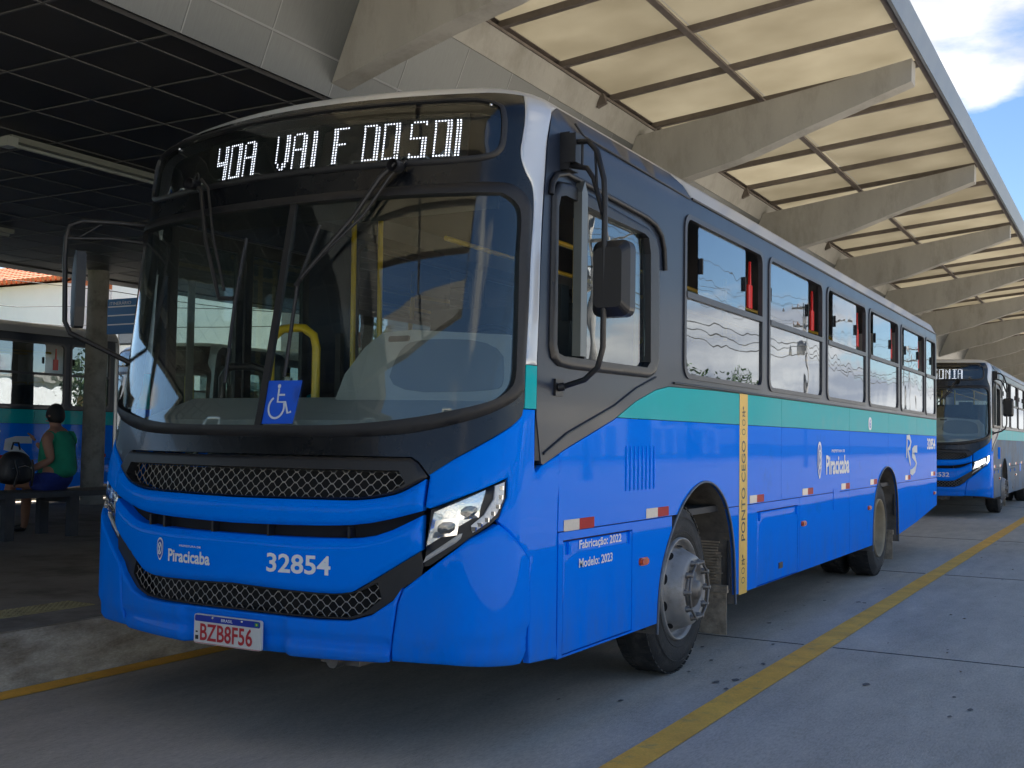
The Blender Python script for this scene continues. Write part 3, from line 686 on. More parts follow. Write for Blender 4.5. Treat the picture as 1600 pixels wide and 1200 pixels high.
def side_parts(bus, sg):
    """skin of one side: sg=+1 driver side, -1 kerb side"""
    fn = side(sg); G = .003
    def yrange(y0, y1, z0, z1, holes, m, name, fullpoly=None):
        return panel(name, m, bus, fullpoly or [(y0+G, z0+G), (y1-G, z0+G), (y1-G, z1-G), (y0+G, z1-G)], fn, 0, .02, None, holes)
    # dark window band ---------------------------------------------------
    left = [(ys(s, t), t) for s, t in POST_R[2:-1]]
    left = [(ys(1.49, 1.524), 1.524)]+left[1:]
    # black lower triangle follows the teal sweep
    tri = [(.650, 1.285), (.667, 1.278), (.908, 1.355), (1.455, 1.505), (1.74, 1.609), (2.024, 1.685), (2.23, 1.715), (3.077, 1.728)]
    band = tri+[(12.02, 1.735), (12.02, 2.895), (2.60, 2.893), (2.52, 2.97), (2.38, 3.025)]
    band += [(ys(1.52, 3.03)-.0, 3.03)]+[(ys(s, t)+.004, t) for s, t in POST_S[::-1] if t > 1.55]+[(.60, 1.50)]
    DW = [(.705, 1.83), (.725, 1.775), (.80, 1.742), (.93, 1.735), (1.90, 1.745), (2.0, 1.775), (2.045, 1.85), (2.05, 2.15), (2.03, 2.48), (1.98, 2.55), (1.88, 2.585), (1.36, 2.61), (.90, 2.635), (.78, 2.62), (.715, 2.55)]
    DG = [(.755, 1.84), (.775, 1.80), (.83, 1.79), (1.85, 1.80), (1.90, 1.835), (1.89, 2.44), (1.86, 2.525), (1.80, 2.54), (1.36, 2.545), (.83, 2.56), (.775, 2.545), (.755, 2.49)]
    wh = [rrect(a, 1.775, b, 2.785, .09) for a, b in WIN]
    hl = wh+([DW] if sg > 0 else [])
    doors = []
    if sg < 0: doors = [[(.70, .40), (1.95, .40), (1.95, 2.62), (.70, 2.62)], [(5.97, .40), (7.58, .40), (7.58, 2.62), (5.97, 2.62)]]; hl = [w for i, w in enumerate(wh) if i != 2]+doors
    bd = panel('window_band', darkpaint, bus, band, fn, 0, .02, .12, hl)
    # trim line along the lower door panel and cantrail
    mb = MB(); mb.tube([fn(y, z+.07 if i else z+.05, .003) for i, (y, z) in enumerate(tri[1:6])], .006, 6)
    mb.tube([fn(y, 1.737, .004) for y in (2.3, 5, 8, 12)], .008, 6); mb.build('waist_moulding', trim, bus)
    mb = MB(); mb.tube([fn(1.02, 2.97, .002), fn(1.05, 2.93, .002), fn(1.077, 2.913, .002), fn(2.55, 2.885, .002)], .006, 6)
    mb.tube([fn(y, 2.893, .004) for y in (2.60, 4, 7, 10, 12.05)], .008, 6); mb.build('cantrail_moulding', trim, bus)
    # passenger windows
    for i, (a, b) in enumerate(WIN):
        if sg < 0 and i == 2: continue
        o_ = rrect(a, 1.775, b, 2.785, .09); in_ = rrect(a+.035, 1.805, b-.035, 2.755, .07)
        w = panel('window', frame_m, bus, o_, fn, .009, .035, .25, [in_])
        MB().add([], []); r_ = MB(); zr = 2.288
        pts = [fn(y, zr, .004) for y in (a+.03, b-.03)]
        r_.obox(((pts[0][0]+pts[1][0])/2, (a+b)/2, zr), (.010, 0, 0), (0, (b-a)/2-.034, 0), (0, 0, .019)); r_.build('window_rail', frame_m, w)
        panel('lower_pane', sideg, w, [(a+.034, 1.80), (b-.034, 1.80), (b-.034, zr-.018), (a+.034, zr-.018)], fn, -.004, .004)
        if i == 5: g0, g1 = a+.034, b-.26
        elif i == 1: g0, g1 = a+.034, b-.42
        else: g0, g1 = a+.29, b-.37
        pn = panel('sliding_pane', sideg, w, rrect(g0, zr+.015, g1, 2.75, .03, 3), fn, -.014, .004)
        for y in (g0+.04, g1-.04): MB().obox(fn(y, 2.50, -.006), (.008, 0, 0), (0, .011, 0), (0, 0, .05)).build('pane_handle', black, pn)
        if sg > 0 and i < 5:
            yh = b-.15
            poly = [(yh-.045, 2.36), (yh+.045, 2.36), (yh+.045, 2.53), (yh+.015, 2.53), (yh+.004, 2.70), (yh-.004, 2.70), (yh-.015, 2.53), (yh-.045, 2.53)]
            MB().prism(poly, lambda p, q, d: fn(p, q, d), -.06, -.045).build('emergency_lever', red_m, w)
    if sg > 0:
        w = panel('driver_window', trim, bus, DW, fn, .022, .05, .03, [DG], pillow=(.03, .015))
        in_ = [(1.10, 1.80), (1.85, 1.802), (1.895, 1.835), (1.885, 2.44), (1.855, 2.52), (1.80, 2.537), (1.36, 2.542), (1.10, 2.552)]
        panel('sliding_pane', glass('driver_glass', (.60, .70, .72), 2.1, wav=.08), w, in_, fn, -.012, .004)
        MB().prism([(.955, 1.80), (1.02, 1.80), (1.02, 2.60), (.985, 2.66), (.955, 2.60)], fn, .0, .045).build('pane_edge_frame', mat('grey_metal_frame', (.16, .17, .165), .4, metal=.5), w)
        MB().obox(fn(1.09, 2.17, -.005), (.012, 0, 0), (0, .012, 0), (0, 0, .375)).build('window_post', trim, w)
        mb = MB(); dr = [(.69, 2.54), (.705, 2.60), (.75, 2.645), (.85, 2.672), (1.36, 2.655), (1.842, 2.640), (1.98, 2.62), (2.07, 2.575), (2.115, 2.50), (2.13, 2.38)]
        mb.tube([fn(y, z, .012) for y, z in dr], .015, 8); mb.build('rain_gutter', rubber, w)
    # blue skin -----------------------------------------------------------
    seams = [.83, 4.578, 6.865, 8.725, 10.505, 12.02]
    blow = [(.834, 1.328), (.908, 1.349), (1.455, 1.499), (1.49, 1.512)]
    for i, (a, b) in enumerate(zip(seams, seams[1:])):
        hs = []
        if a < 3.5: hs.append(ARCH1)
        if a < 9.3 and b > 7.9: hs.append(ARCH2)
        hs += doors
        fp = None
        if i == 0: fp = [(.833, .960), (b-G, .960), (b-G, 1.512)]+blow[::-1]
        zb = 1.512 if True else 0
        panel('upper_side_panel', blue, bus, fp or [(a+G, .960), (b-G, .960), (b-G, zb), (a+G, zb)], fn, 0, .02, None, hs)
        tp = [(a+G, 1.516), (b-G, 1.516), (b-G, 1.731), (a+G, 1.731)]
        if i == 0: tp = [(1.50, 1.516), (b-G, 1.516), (b-G, 1.731)]+[(3.077, 1.724), (2.23, 1.711), (2.024, 1.681), (1.74, 1.605)]
        panel('teal_stripe', teal, bus, tp, fn, 0, .02, None, doors)
    low = [(.83, 1.02 if 0 else .955, 2.2), ]
    sk = [(.833, 2.30), (3.30, 5.10), (5.10, 6.865), (6.865, 8.2), (9.1, 10.455), (10.455, 12.02)]
    hat = [(.885, .372, 1.715, .915), (3.955, .365, 5.045, .900)]
    for a, b in sk:
        hs = [ARCH1, ARCH2]+doors
        zb = lambda y: .362 if y < 10.4 else .362+.0+(y-10.4)*.13+.06*(y > 10.45)
        z0, z1 = (.362, .362) if b < 10.5 else (.45, .59)
        if b > 10.4 and b < 10.5: z0, z1 = .362, .45
        poly = [(a+G, z0), (b-G, z1), (b-G, .954), (a+G, .954)]
        ho = [h for h in hat if h[0] > a and h[2] < b] if sg > 0 else []
        s_ = panel('skirt_panel', blue, bus, poly, fn, 0, .02, None, hs+[[(h[0], h[1]-(.0)), (h[2], h[1]), (h[2], h[3]), (h[0], h[3])] for h in ho])
        for h in ho:
            fl = panel('service_hatch', blue, bus, [(h[0]+.006, h[1]+.006), (h[2]-.006, h[1]+.006), (h[2]-.006, h[3]-.010), (h[0]+.006, h[3]-.010)], fn, .002, .02, .1, pillow=(.012, .004))
            for yy in (h[0]+.05, h[2]-.05): MB().obox(fn(yy, h[3]-.04, .006), (.005, 0, 0), (0, .012, 0), (0, 0, .03)).build('hatch_hinge', blue, fl)
            if h[0] > 2: MB().obox(fn((h[0]+h[2])/2+.05, h[1]+.1, .004), (.004, 0, 0), (0, .05, 0), (0, 0, .022)).build('hatch_lock', trim, fl)
    if sg > 0:
        panel('fuel_flap', blue, bus, rrect(6.225, .80, 6.46, .985, .01, 2), fn, .004, .006)
        for a, b, z_ in ((1.62, 2.01, 0),):
            mb = MB(); n = 8
            for k in range(n):
                y = a+(b-a)*k/(n-1)
                mb = MB().tube([fn(y, 1.125, .001), fn(y, 1.14, .002), fn(y, 1.35, .002), fn(y, 1.365, .001)], .005, 6); mb.build('side_louvre', blue, bus)
    # inner dark backing behind seams, arch wells
    bk = MB()
    for a, b in ((.62, 2.2), (3.42, 8.0), (9.22, 12.0)):
        if sg < 0:
            for c, d in ((max(a, 2.0), b),) if a < 1 else (((a, 5.95), (7.6, b)) if a < 5 else ((a, b),)): bk.box(sg*1.21, c, .40 if a < 9 else .60, sg*1.222, d, 1.76)
        else: bk.box(sg*1.21, a, .40 if a < 9 else .60, sg*1.222, b, 1.76 if a > 1 else 1.27)
    bk.box(sg*1.21, 2.2, 1.16, sg*1.222, 3.42, 1.76); bk.box(sg*1.21, 8., 1.17, sg*1.222, 9.22, 1.76)
    bk.build('inner_side_wall', dark_int, bus)
    for arch in (ARCH1, ARCH2):
        mb = MB(); n = len(arch)
        for (y0, z0), (y1, z1) in zip(arch, arch[1:]):
            x0, x1 = sg*1.255, sg*.72
            mb.add([(x0, y0, z0), (x0, y1, z1), (x1, y1, z1), (x1, y0, z0), ], [(0, 1, 2, 3)])
        cy_ = (arch[0][0]+arch[-1][0])/2
        mb.add([(sg*.72, y, z) for y, z in arch], [tuple(range(n))])
        mb.build('wheel_arch', well_m, bus, fix=False)
        lip = MB(); lip.tube([fn(y, z, .003) for y, z in arch], .008, 6); lip.build('arch_lip', mat('arch_lip_grey', (.10, .12, .15), .5, noise=.3, nscale=15), bus)
    # mud guards with caked mud
    for y, x0, x1 in ((3.42, .80, 1.21), (9.22, .80, 1.20)):
        fl = MB(); fl.box(sg*x0, y-.012, .10, sg*x1, y, .40); fo = fl.build('mud_flap', mud_m, bus)
        MB().box(sg*x0, y-.03, .38, sg*(x1+.01), y+.01, .43).build('flap_bar', mud_m, fo)
        if y < 5:
            rb = MB(); rb.box(sg*.80, y+.02, .42, sg*1.16, y+.06, .95)
            for k in range(22):
                z = .45+k*.019
                rb.obox((sg*(.99+.01*random.uniform(-1, 1)), y+.012+random.uniform(-.006, .006), z), (.16+random.uniform(-.02, .02), 0, 0), (0, .016, 0), (0, -.001, .0055))
            rb.build('mud_ribs', mud_m, fo)
    # reflective tape and marker lamps
    for y0, z in ((.885, .984), (1.90, .990), (3.78, .992), (5.18, .996), (6.53, .999), (7.787, 1.006), (9.716, 1.006), (11.546, 1.015)):
        w = .17
        t_ = flatpoly('reflective_tape', white_refl, bus, [rrect(y0, z-.027, y0+w, z+.027, .003, 1)], fn, .0025)
        flatpoly('tape_red_half', red_refl, t_, [rrect(y0+w+.001, z-.027, y0+2*w, z+.027, .003, 1)], fn, .0025)
        if getattr(fn, 'flip', False):
            for q in (t_, t_.children[0]): q.data.flip_normals()
    for y, z in ((1.86, .731), (5.20, .742), (7.72, .751), (11.79, .758)):
        l_ = MB(); l_.prism(rrect(y-.055, z-.022, y+.055, z+.022, .02, 4), fn, 0, .012); l_.prism(rrect(y-.045, z-.015, y+.045, z+.015, .014, 4), fn, .012, .022)
        l_.build('side_marker_lamp', orange_m, bus)
def led_glyphs():
    """bitmaps as the sign shows them (14 rows, top first)"""
    g = {}
    g['4'] = ['#...##', '#...##', '#...##', '#...##', '#...##', '#...##', '######', '######', '....##', '....##', '....##', '....##', '....##', '....##']
    g['0'] = ['######']+['#...##']*11+['#...##', '######']
    g['A'] = ['.####.', '#...##', '#...##', '#...##', '#...##', '#...##', '######', '#...##', '#...##', '#...##', '#...##', '#...##', '#...##', '#...##']
    g['V'] = ['#...##']*9+['#...##', '#...##', '.#.##.', '.#.##.', '..##..']
    g['L'] = ['.##...']*14
    g['l'] = ['#.##..']*13+['####..']
    g['E'] = ['######', '##....', '##....', '##....', '##....', '##....', '#####.', '##....', '##....', '##....', '##....', '##....', '##....', '##....']
    g['D'] = ['#####.']+['#...##']*12+['######']
    g['O'] = ['######']+['#...##']*12+['######']
    g['S'] = ['.#####', '#....#', '#.....', '#.....', '#.....', '#.....', '######', '....##', '....##', '....##', '....##', '....##', '#...##', '######']
    g['N'] = ['#...##', '##..##', '##..##', '#.#.##', '#.#.##', '#..###', '#..###', '#...##']+['#...##']*6
    g['I'] = ['######']+['..##..']*12+['######']
    g['J'] = ['....##']*11+['#...##', '#...##', '######']
    g['_'] = g[' '] = ['......']*14
    return g
def led_board(parent, msg, s0, s1, t0, t1, off=-.035, start=0):
    g = led_glyphs(); cols = 101; rows = 16
    on = MB(); offb = MB(); grid = [[0]*cols for _ in range(rows)]
    seq = []
    for word, c0_ in msg:
        c = c0_
        for ch in word: seq.append((ch, c)); c += 6 if word == 'SOl' else 7
    for ch, c in seq:
        gl = g[ch]; w = 6
        for r_ in range(14):
            for k in range(w):
                if gl[r_][k] == '#' and 0 <= c+k < cols: grid[r_+1][c+k] = 1
        c += w+1
    ds = (s1-s0)/cols; dt = (t1-t0)/rows
    for r_ in range(rows):
        for k in range(cols):
            s = s0+(k+.5)*ds; t = t1-(r_+.5)*dt; q = .0047 if grid[r_][k] else .0022
            mb = on if grid[r_][k] else offb
            mb.add([front(s+q*math.cos(a), t+q*math.sin(a), off+.002) for a in [i*math.pi/3 for i in range(6)]], [(0, 1, 2, 3, 4, 5)])
    b = panel('led_board', mat('led_board_black', (.006, .008, .007), .6), parent, [(s0-.02, t0-.03), (s1+.02, t0-.03), (s1+.02, t1+.02), (s0-.02, t1+.02)], front, off, .01, .06)
    offb.build('led_dots_unlit', led_off, b, fix=False); on.build('led_dots_lit', led_on, b, fix=False)
    return b
def mesh_grille(parent, poly, name, off=-.03, px=.052, pz=.030):
    back = panel(name, black, parent, poly, front, off-.05, .01, .08)
    w = MB(); px, pz = .064, .0235; xs = [p[0] for p in poly]; zs = [p[1] for p in poly]
    def seg(a, b, r):
        m_ = ((a[0]+b[0])/2, (a[1]+b[1])/2)
        if pinside(m_, poly): w.tube([front(a[0], a[1], off), front(b[0], b[1], off)], r, 4, False)
    ni = int((max(xs)-min(xs))/px)+2; nj = int((max(zs)-min(zs))/pz)+2
    for i in range(ni):
        for j in range(nj):
            x = min(xs)+i*px+(px/2 if j % 2 else 0); z = min(zs)+j*pz
            kx = px*.09
            seg((x-kx, z), (x+kx, z), .0036)
            for sx in (1, -1): seg((x+sx*kx, z), (x+sx*(px/2-kx), z+pz), .0018)
    w.build('wire_mesh', wire_m, back, fix=False)
    return back
def headlight(bus, sg):
    Q = (lambda p: p) if sg > 0 else mir
    hs = MB()
    hou = panel('headlight', trim, bus, Q([(.962, .838), (.985, .84), (1.165, .965), (1.245, 1.012), (1.305, 1.055), (1.336, 1.139), (1.330, 1.214), (.990, 1.083)]), front, -.012, .03, .05)
    lens = [(.972, .925), (1.10, 1.006), (1.172, 1.048), (1.215, 1.112), (1.228, 1.172), (1.005, 1.073)]
    panel('reflector', refl_m, hou, Q(lens), front, -.008, .003, .05)
    for (cx_, cz, w, h) in ((1.060, 1.005, .060, .050), (1.158, 1.078, .055, .044)):
        pr = [(cx_-w, cz-h*.9), (cx_+w*.8, cz-h*.55), (cx_+w, cz+h*1.0), (cx_-w*.8, cz+h*.65)]
        b = panel('projector_lamp', chrome, hou, Q(pr), front, .0, .008, .03)
        in_ = [(a*.78+cx_*.22, c*.78+cz*.22) for a, c in pr]
        panel('projector_glass', lamp_dark, b, Q(smoothp(in_, 1)), front, .004, .004, .03, pillow=(.02, .006))
    panel('headlight_glass', lens_m, hou, Q(lens), front, .010, .004, .05, pillow=(.02, .006))
    led = [(1.176, .988), (1.236, 1.026), (1.288, 1.070), (1.318, 1.131), (1.316, 1.205), (1.270, 1.190), (1.268, 1.132), (1.226, 1.064), (1.168, 1.018)]
    b = panel('led_strip', led_clear, hou, Q(led), front, .004, .01, .03, pillow=(.012, .005))
    for k in range(7):
        mb = MB(); a = [(1.18, 1.004), (1.205, 1.022), (1.235, 1.043), (1.262, 1.07), (1.285, 1.10), (1.295, 1.14), (1.295, 1.18)][k]
        mb.obox(front(a[0]*sg, a[1], .006), (.011, 0, 0), (0, .004, 0), (0, 0, .009)); mb.build('led_cell', chrome, b)
    fg = [(.958, .852), (.972, .882), (1.118, .982), (1.132, .985), (1.124, .962), (1.105, .945)]
    panel('fog_reflector', fogm, hou, Q(fg), front, .0, .012, .05, pillow=(.01, .004))
def build_bus(sign, start, num_front, label, group):
    bus = empty('city_bus', label, 'bus', group=group)
    gl = sym(T0['glass']); rb = sym(T0['rub']); de = sym(T0['dest'])
    # black front mask
    mk = [(0, 1.303+.006)]+[(a, b+.006) for a, b in HOODF[1:]]+[(a+.002, b+.003) for a, b in MASK_B]+MASK_R
    mk = sym([(max(0, a), b) for a, b in mk]+[(0, 3.03)])
    m0 = panel('front_mask', maskm, bus, mk, front, .0, .02, .045, [rb, de])
    # windscreen with seal
    ws = panel('windscreen', wind, bus, ring(gl, -.012), front, .002, .005, .045)
    panel('windscreen_seal', rubber, ws, rb, front, .024, .05, .05, [gl], pillow=(.05, .02))
    panel('windscreen_divider', rubber, ws, [(.076-.018, 1.42), (.076+.018, 1.42), (.12+.016, 2.51), (.12-.016, 2.51)], front, .016, .02, .05)
    sg_ = panel('destination_glass', dispg, bus, ring(de, .03), front, .004, .004, .05)
    panel('destination_seal', rubber, sg_, de, front, .014, .03, .05, [ring(de, .026)], pillow=(.022, .010))
    panel('destination_box', black, sg_, ring(de, .01), front, -.08, .01, .06)
    for s in (1.09, -.88): MB().lathe([(0, .008), (-.006, .006), (-.006, 0)], front(s, 2.93, .008), 'y', 10).build('display_screw', chrome, sg_)
    # hood -----------------------------------------------------------------
    fr = sym([(a-.004, b-.005) if a else (0, b-.005) for a, b in HOODF]+[]) if 0 else None
    up = HOODF[::-1]
    ins = [(a, b+.003) for a, b in HOOD_UP]+[(a-.002, b-.002) for a, b in up[:-1]]+[(0, 1.298)]
    M1 = [(0, 1.115), (.46, 1.12), (.675, 1.126), (.80, 1.150), (.872, 1.190), (.835, 1.246), (0, 1.246)]
    panel('grille_surround', trim, bus, sym(ins), front, .022, .06, .05, [sym(M1)], pillow=(.02, .01))
    mesh_grille(bus, sym(M1), 'upper_grille', -.022)
    hd = HOOD_DN+[(a, b-.003) for a, b in HOOD_UP[::-1]]
    panel('bonnet_panel', blue, bus, sym([(a, b) for a, b in hd]), front, .034, .06, .03, pillow=(.035, .022))
    # slot
    panel('bonnet_slot', black, bus, sym([(0, .93), (.47, .93), (.75, .95), (.95, 1.05), (.95, 1.085), (.719, 1.03), (.469, 1.01), (0, 1.0)]), front, -.04, .01, .06)
    for s in (-.62, -.5, -.14, .2, .62): MB().obox(front(s, .966, -.012), (.006, 0, 0), (0, .02, 0), (0, 0, .03)).build('slot_rib', trim, bus)
    pn = PAN_DN+[(a, b-.002) for a, b in SLOT_DN[::-1]]
    panel('number_panel', blue, bus, sym(pn), front, .034, .06, .03, pillow=(.04, .024))
    # V-shaped black recess with the lower mesh
    vo = [(a, b+.004) for a, b in V_R]+[(.955, .80), (.963, .838), (.952, .904)]+[(a, b-.004) for a, b in PAN_DN[::-1][1:-1]]+[(0, .711)]
    M2 = [(0, .600), (.48, .596), (.62, .602), (.70, .628), (.775, .69), (.755, .76), (.68, .722), (.62, .702), (.477, .692), (0, .705)]
    panel('lower_surround', trim, bus, sym(vo), front, .0, .05, .05, [sym(M2)])
    mesh_grille(bus, sym(M2), 'lower_grille', -.015)
    # bumper ----------------------------------------------------------------
    def bo(s, t):
        a = abs(s); o = .030
        if t < .52: o -= .016*min(1, (.52-t)/.012)
        if t < .47: o += .012*min(1, (.47-t)/.01)*(a > .30)
        if t < .44: o -= .03*min(1, (.44-t)/.06)
        if a < .33: o -= .018*min(1, (.33-a)/.03)*min(1, max(0, (.60-t))/.03)
        return o
    bc = [(0, .405), (.479, .412), (.788, .418), (.815, .425), (.832, .517), (.852, .675), (.876, .745)]+[(a, b-.002) for a, b in V_R[::-1][1:]]
    panel('front_bumper', blue, bus, sym(bc), front, bo, .05, .022, pillow=(.012, .008))
    def co(s, t):
        a = abs(s); zc_ = .498+(a-.869)*.104; o = .030-.02*max(0, min(1, (a-1.25)/.25))
        if t < zc_: o -= .014*min(1, (zc_-t)/.02)
        if t < .45: o -= .03*min(1, (.45-t)/.07)
        return o
    def cb(a): return .424-.0*a if a < 1.1 else .424-(a-1.1)*.09
    cr_ = [(.824, .424), (1.075, .420), (1.374, .398), (1.504, .388), (1.522, .609), (1.508, .853), (1.315, 1.003), (1.286, 1.022), (1.160, .959), (.882, .741), (.858, .675), (.838, .517)]
    fe = [(1.525, .388), (1.797, .370), (1.797, .93), (1.797, 1.327), (1.768, 1.322), (1.605, 1.272), (1.56, 1.24), (1.536, 1.262), (1.486, 1.500), (1.486, 1.528), (1.386, 1.528)]+[(a, b-.003) for a, b in MASK_B[::-1]]+[(.978, 1.225), (.972, 1.095), (.990, 1.090), (1.335, 1.226), (1.342, 1.139), (1.296, 1.036), (1.322, 1.010), (1.516, .857), (1.530, .609)]
    for sg in (1, -1):
        Q = (lambda p: p) if sg > 0 else mir
        panel('bumper_corner', blue, bus, Q(cr_), front, co, .05, .03, pillow=(.012, .008))
        def fo(s, t):
            a = abs(s); d = .0
            if a < 1.30: d += .018*min(1, (1.30-a)/.2)*max(0, min(1, (1.40-t)/.15))
            return d
        panel('front_fender', blue, bus, Q(fe), front, fo, .03, .03, pillow=(.012, .006))
        p = [(1.386, 1.532), (1.486, 1.532), (1.458, 1.728), (1.370, 1.728)]
        panel('post_teal_band', teal, bus, Q(p), front, .001, .02, .03)
        p = [(1.369, 1.732)]+[(1.456, 1.732)]+[(a-.002, b) for a, b in POST_S if b > 1.75]+[(1.52, 3.028)]+[(a+.004, b) for a, b in MASK_R[::-1] if b > 1.74]
        panel('corner_post', silver, bus, Q(p), front, .006, .02, .03, pillow=(.02, .006))
        # dark door-pillar strip behind the post
        q = [(a+.001, b) for a, b in POST_R[1:-1]]+[(POST_R[-2][0]+.03, 2.956)]+[(a+.05, b) for a, b in POST_R[1:-2]][::-1]
        panel('pillar_seal', rubber, bus, Q(q), front, -.004, .02, .05)
        headlight(bus, sg)
    # roof ------------------------------------------------------------------
    cols = [i/16*S1 for i in range(-16, 17)]
    rows = [3.03+.03*i for i in range(6)]+[3.24+(ZT+RT*R(84)+1.02-3.24)*i/14 for i in range(15)]
    mb = MB(); ncol = len(cols)+2*10; vs = []
    for t in rows:
        e, z, c = prof(t); row = []
        y0 = YE+c
        for k in range(10, 0, -1): row.append((-(W-e), y0+(12.03-y0)*(k/10), z))
        row += [P(s, t) for s in cols]
        for k in range(1, 11): row.append((W-e, y0+(12.03-y0)*(k/10), z))
        vs += row
    nr = len(vs)//len(rows)
    mb.add(vs, [(j*nr+i, j*nr+i+1, (j+1)*nr+i+1, (j+1)*nr+i) for j in range(len(rows)-1) for i in range(nr-1)], True)
    mb.build('roof', silver, bus, fix=False)
    # front visor edge: dark strip over the display
    for sg in (1, -1):
        cv = [(2.62, 2.897), (12.03, 2.897), (12.03, 3.029), (2.42, 3.029), (2.54, 2.975)]
        o_ = panel('roof_cove', silver, bus, cv, side(sg), .0, .02, .10)
    # rear ------------------------------------------------------------------
    mb = MB(); path = []
    def rear_col(t, q):   # q 0..1 across the rounded rear corner to the centre
        e, z, c = prof(t); w = W-e; r = .16
        if q <= .4:
            a = q/.4*math.pi/2; return (w-r+r*math.cos(a), 12.03+r*math.sin(a), z)
        return ((w-r)*(1-(q-.4)/.6), 12.03+r, z)
    ts = [.60, .9, 1.2, 1.5, 1.8, 2.1, 2.4, 2.7, 2.84, 2.9, 2.96, 3.02, 3.08, 3.15]
    qs = [0, .1, .2, .3, .4, .6, .8, 1.]
    for sg in (1, -1):
        vs = [(sg*x, y, z) for t in ts for x, y, z in [rear_col(t, q) for q in qs]]
        n = len(qs); mb.add(vs, [(j*n+i, j*n+i+1, (j+1)*n+i+1, (j+1)*n+i) for j in range(len(ts)-1) for i in range(n-1)], True)
    mb.build('rear_wall', silver, bus)
    MB().box(-1.0, 12.19, 1.75, 1.0, 12.20, 2.7).build('rear_window', sideg, bus)
    MB().box(-1.15, 12.0, .62, 1.15, 12.22, .80).build('rear_bumper', blue, bus)
    # sides and wheels
    side_parts(bus, 1); side_parts(bus, -1)
    for sg in (1, -1):
        wheel(bus, sg*1.215, WF, sg, True); wheel(bus, sg*1.215, WR, sg, False); wheel(bus, sg*.90, WR, sg, False)
    # chassis
    MB().box(-1.15, .35, .50, 1.15, 2.0, .62).box(-.45, .5, .42, .45, 11.8, .70).box(-1.1, 3.55, .48, 1.1, 7.8, .95).box(-1.1, 9.4, .62, 1.1, 11.9, .95).build('chassis', black, bus)
    MB().tube([(-1.0, WF, .50), (1.0, WF, .50)], .07, 10).tube([(-1.0, WR, .52), (1.0, WR, .52)], .10, 12).lathe([(-.2, .05), (-.12, .22), (.12, .22), (.2, .05)], (0, WR, .52), 'x', 20).build('axle', well_m, bus)
    b_ = MB(); b_.box(.28, .30, .335, .50, .42, .43).tube([(.39, .24, .36), (.39, .42, .36)], .035, 10)
    b_.build('towing_bracket', nut_m, bus)
    # interior ----------------------------------------------------------------
    MB().box(-1.18, .95, .93, 1.18, 12.0, .97).build('cabin_floor', dark_int, bus)
    MB().box(-1.18, .95, 2.93, 1.18, 12.0, 2.95).box(-1.19, .7, 2.80, -1.0, 12, 2.95).box(1.0, .7, 2.80, 1.19, 12, 2.95).build('cabin_ceiling', mat('ceiling_liner', (.10, .10, .11), .7), bus)
    d = MB()
    sect = [(.12, 1.40), (.20, 1.47), (.72, 1.60), (.80, 1.585), (.84, 1.30), (.84, .95)]
    vs = []
    xs = [-1.13, -.8, -.4, 0, .4, .8, 1.13]
    for x in xs: vs += [(x, y+.17*x*x*(.8 if y < .5 else .2)+.07, z) for y, z in sect]
    n = len(sect); d.add(vs, [(i*n+j, (i+1)*n+j, (i+1)*n+j+1, i*n+j+1) for i in range(len(xs)-1) for j in range(n-1)], False)
    da = d.build('dashboard', grey_int, bus)
    cw = [(-.02, 1.56), (.02, 1.72), (.12, 1.86), (.22, 1.935), (.40, 1.945), (.98, 1.90), (1.08, 1.80), (1.12, 1.56)]
    c_ = MB(); c_.prism(cw, lambda a, b, q: (a, .72+q-(b-1.56)*-.25, b), 0, .10); co_ = c_.build('instrument_cowl', grey_int, da)
    c_ = MB(); c_.prism(smoothp([(.30, 1.62), (.95, 1.62), (1.0, 1.66), (.95, 1.87), (.45, 1.90), (.34, 1.84)], 2), lambda a, b, q: (a, .714+q+(b-1.56)*.25, b), 0, .012); c_.build('cowl_cover', mat('dash_cover', (.14, .145, .145), .55), co_)
    MB().prism(rrect(.27, 1.885, .40, 1.915, .01, 3), lambda a, b, q: (a, .712+q+(b-1.56)*.25, b), 0, .01).build('cowl_vent', black, co_)
    st = MB(); c0 = Vector((.62, 1.12, 1.80)); ring_ = [c0+Vector((.23*math.cos(a), .12*math.sin(a), .19*math.sin(a))) for a in [i*math.pi/12 for i in range(25)]]
    st.tube(ring_, .016, 8, False); st.tube([c0, (.62, .9, 1.5)], .03, 8); st.tube([ring_[0], c0, ring_[12]], .014, 6); st.build('steering_wheel', trim, bus)
    ds = MB(); ds.obox((.62, 1.75, 1.65), (.22, 0, 0), (0, .06, .0), (0, .06, .42)); ds.obox((.62, 1.86, 2.17), (.13, 0, 0), (0, .05, 0), (0, 0, .12)); ds.obox((.62, 1.5, 1.33), (.24, 0, 0), (0, .25, 0), (0, 0, .06))
    ds.build('driver_seat', dark_int, bus)
    # yellow rails
    for pts, r_ in (([(-.66, .95, .97), (-.66, .95, 1.88), (-.64, .95, 1.95), (-.58, .95, 1.995), (-.50, .95, 2.0), (-.42, .95, 1.995), (-.35, .95, 1.95), (-.33, .95, 1.88), (-.33, .95, .97)], .024),
                    ([(-.88, 2.0, .97), (-.90, 2.0, 2.93)], .018), ([(-.70, 2.05, .97), (-.72, 2.05, 2.93)], .018), ([(.25, 3.0, .97), (.25, 3.0, 2.93)], .018), ([(-.25, 4.6, .97), (-.25, 4.6, 2.93)], .018), ([(.25, 6.2, .97), (.25, 6.2, 2.93)], .018),
                    ([(-.3, 2.2, 2.7), (-.3, 11.5, 2.7)], .017), ([(.3, 2.2, 2.7), (.3, 11.5, 2.7)], .017), ([(1.0, 2.3, .97), (1.02, 2.3, 2.9)], .018)):
        MB().tube(pts, r_, 10).build('grab_rail', yellow_int, bus)
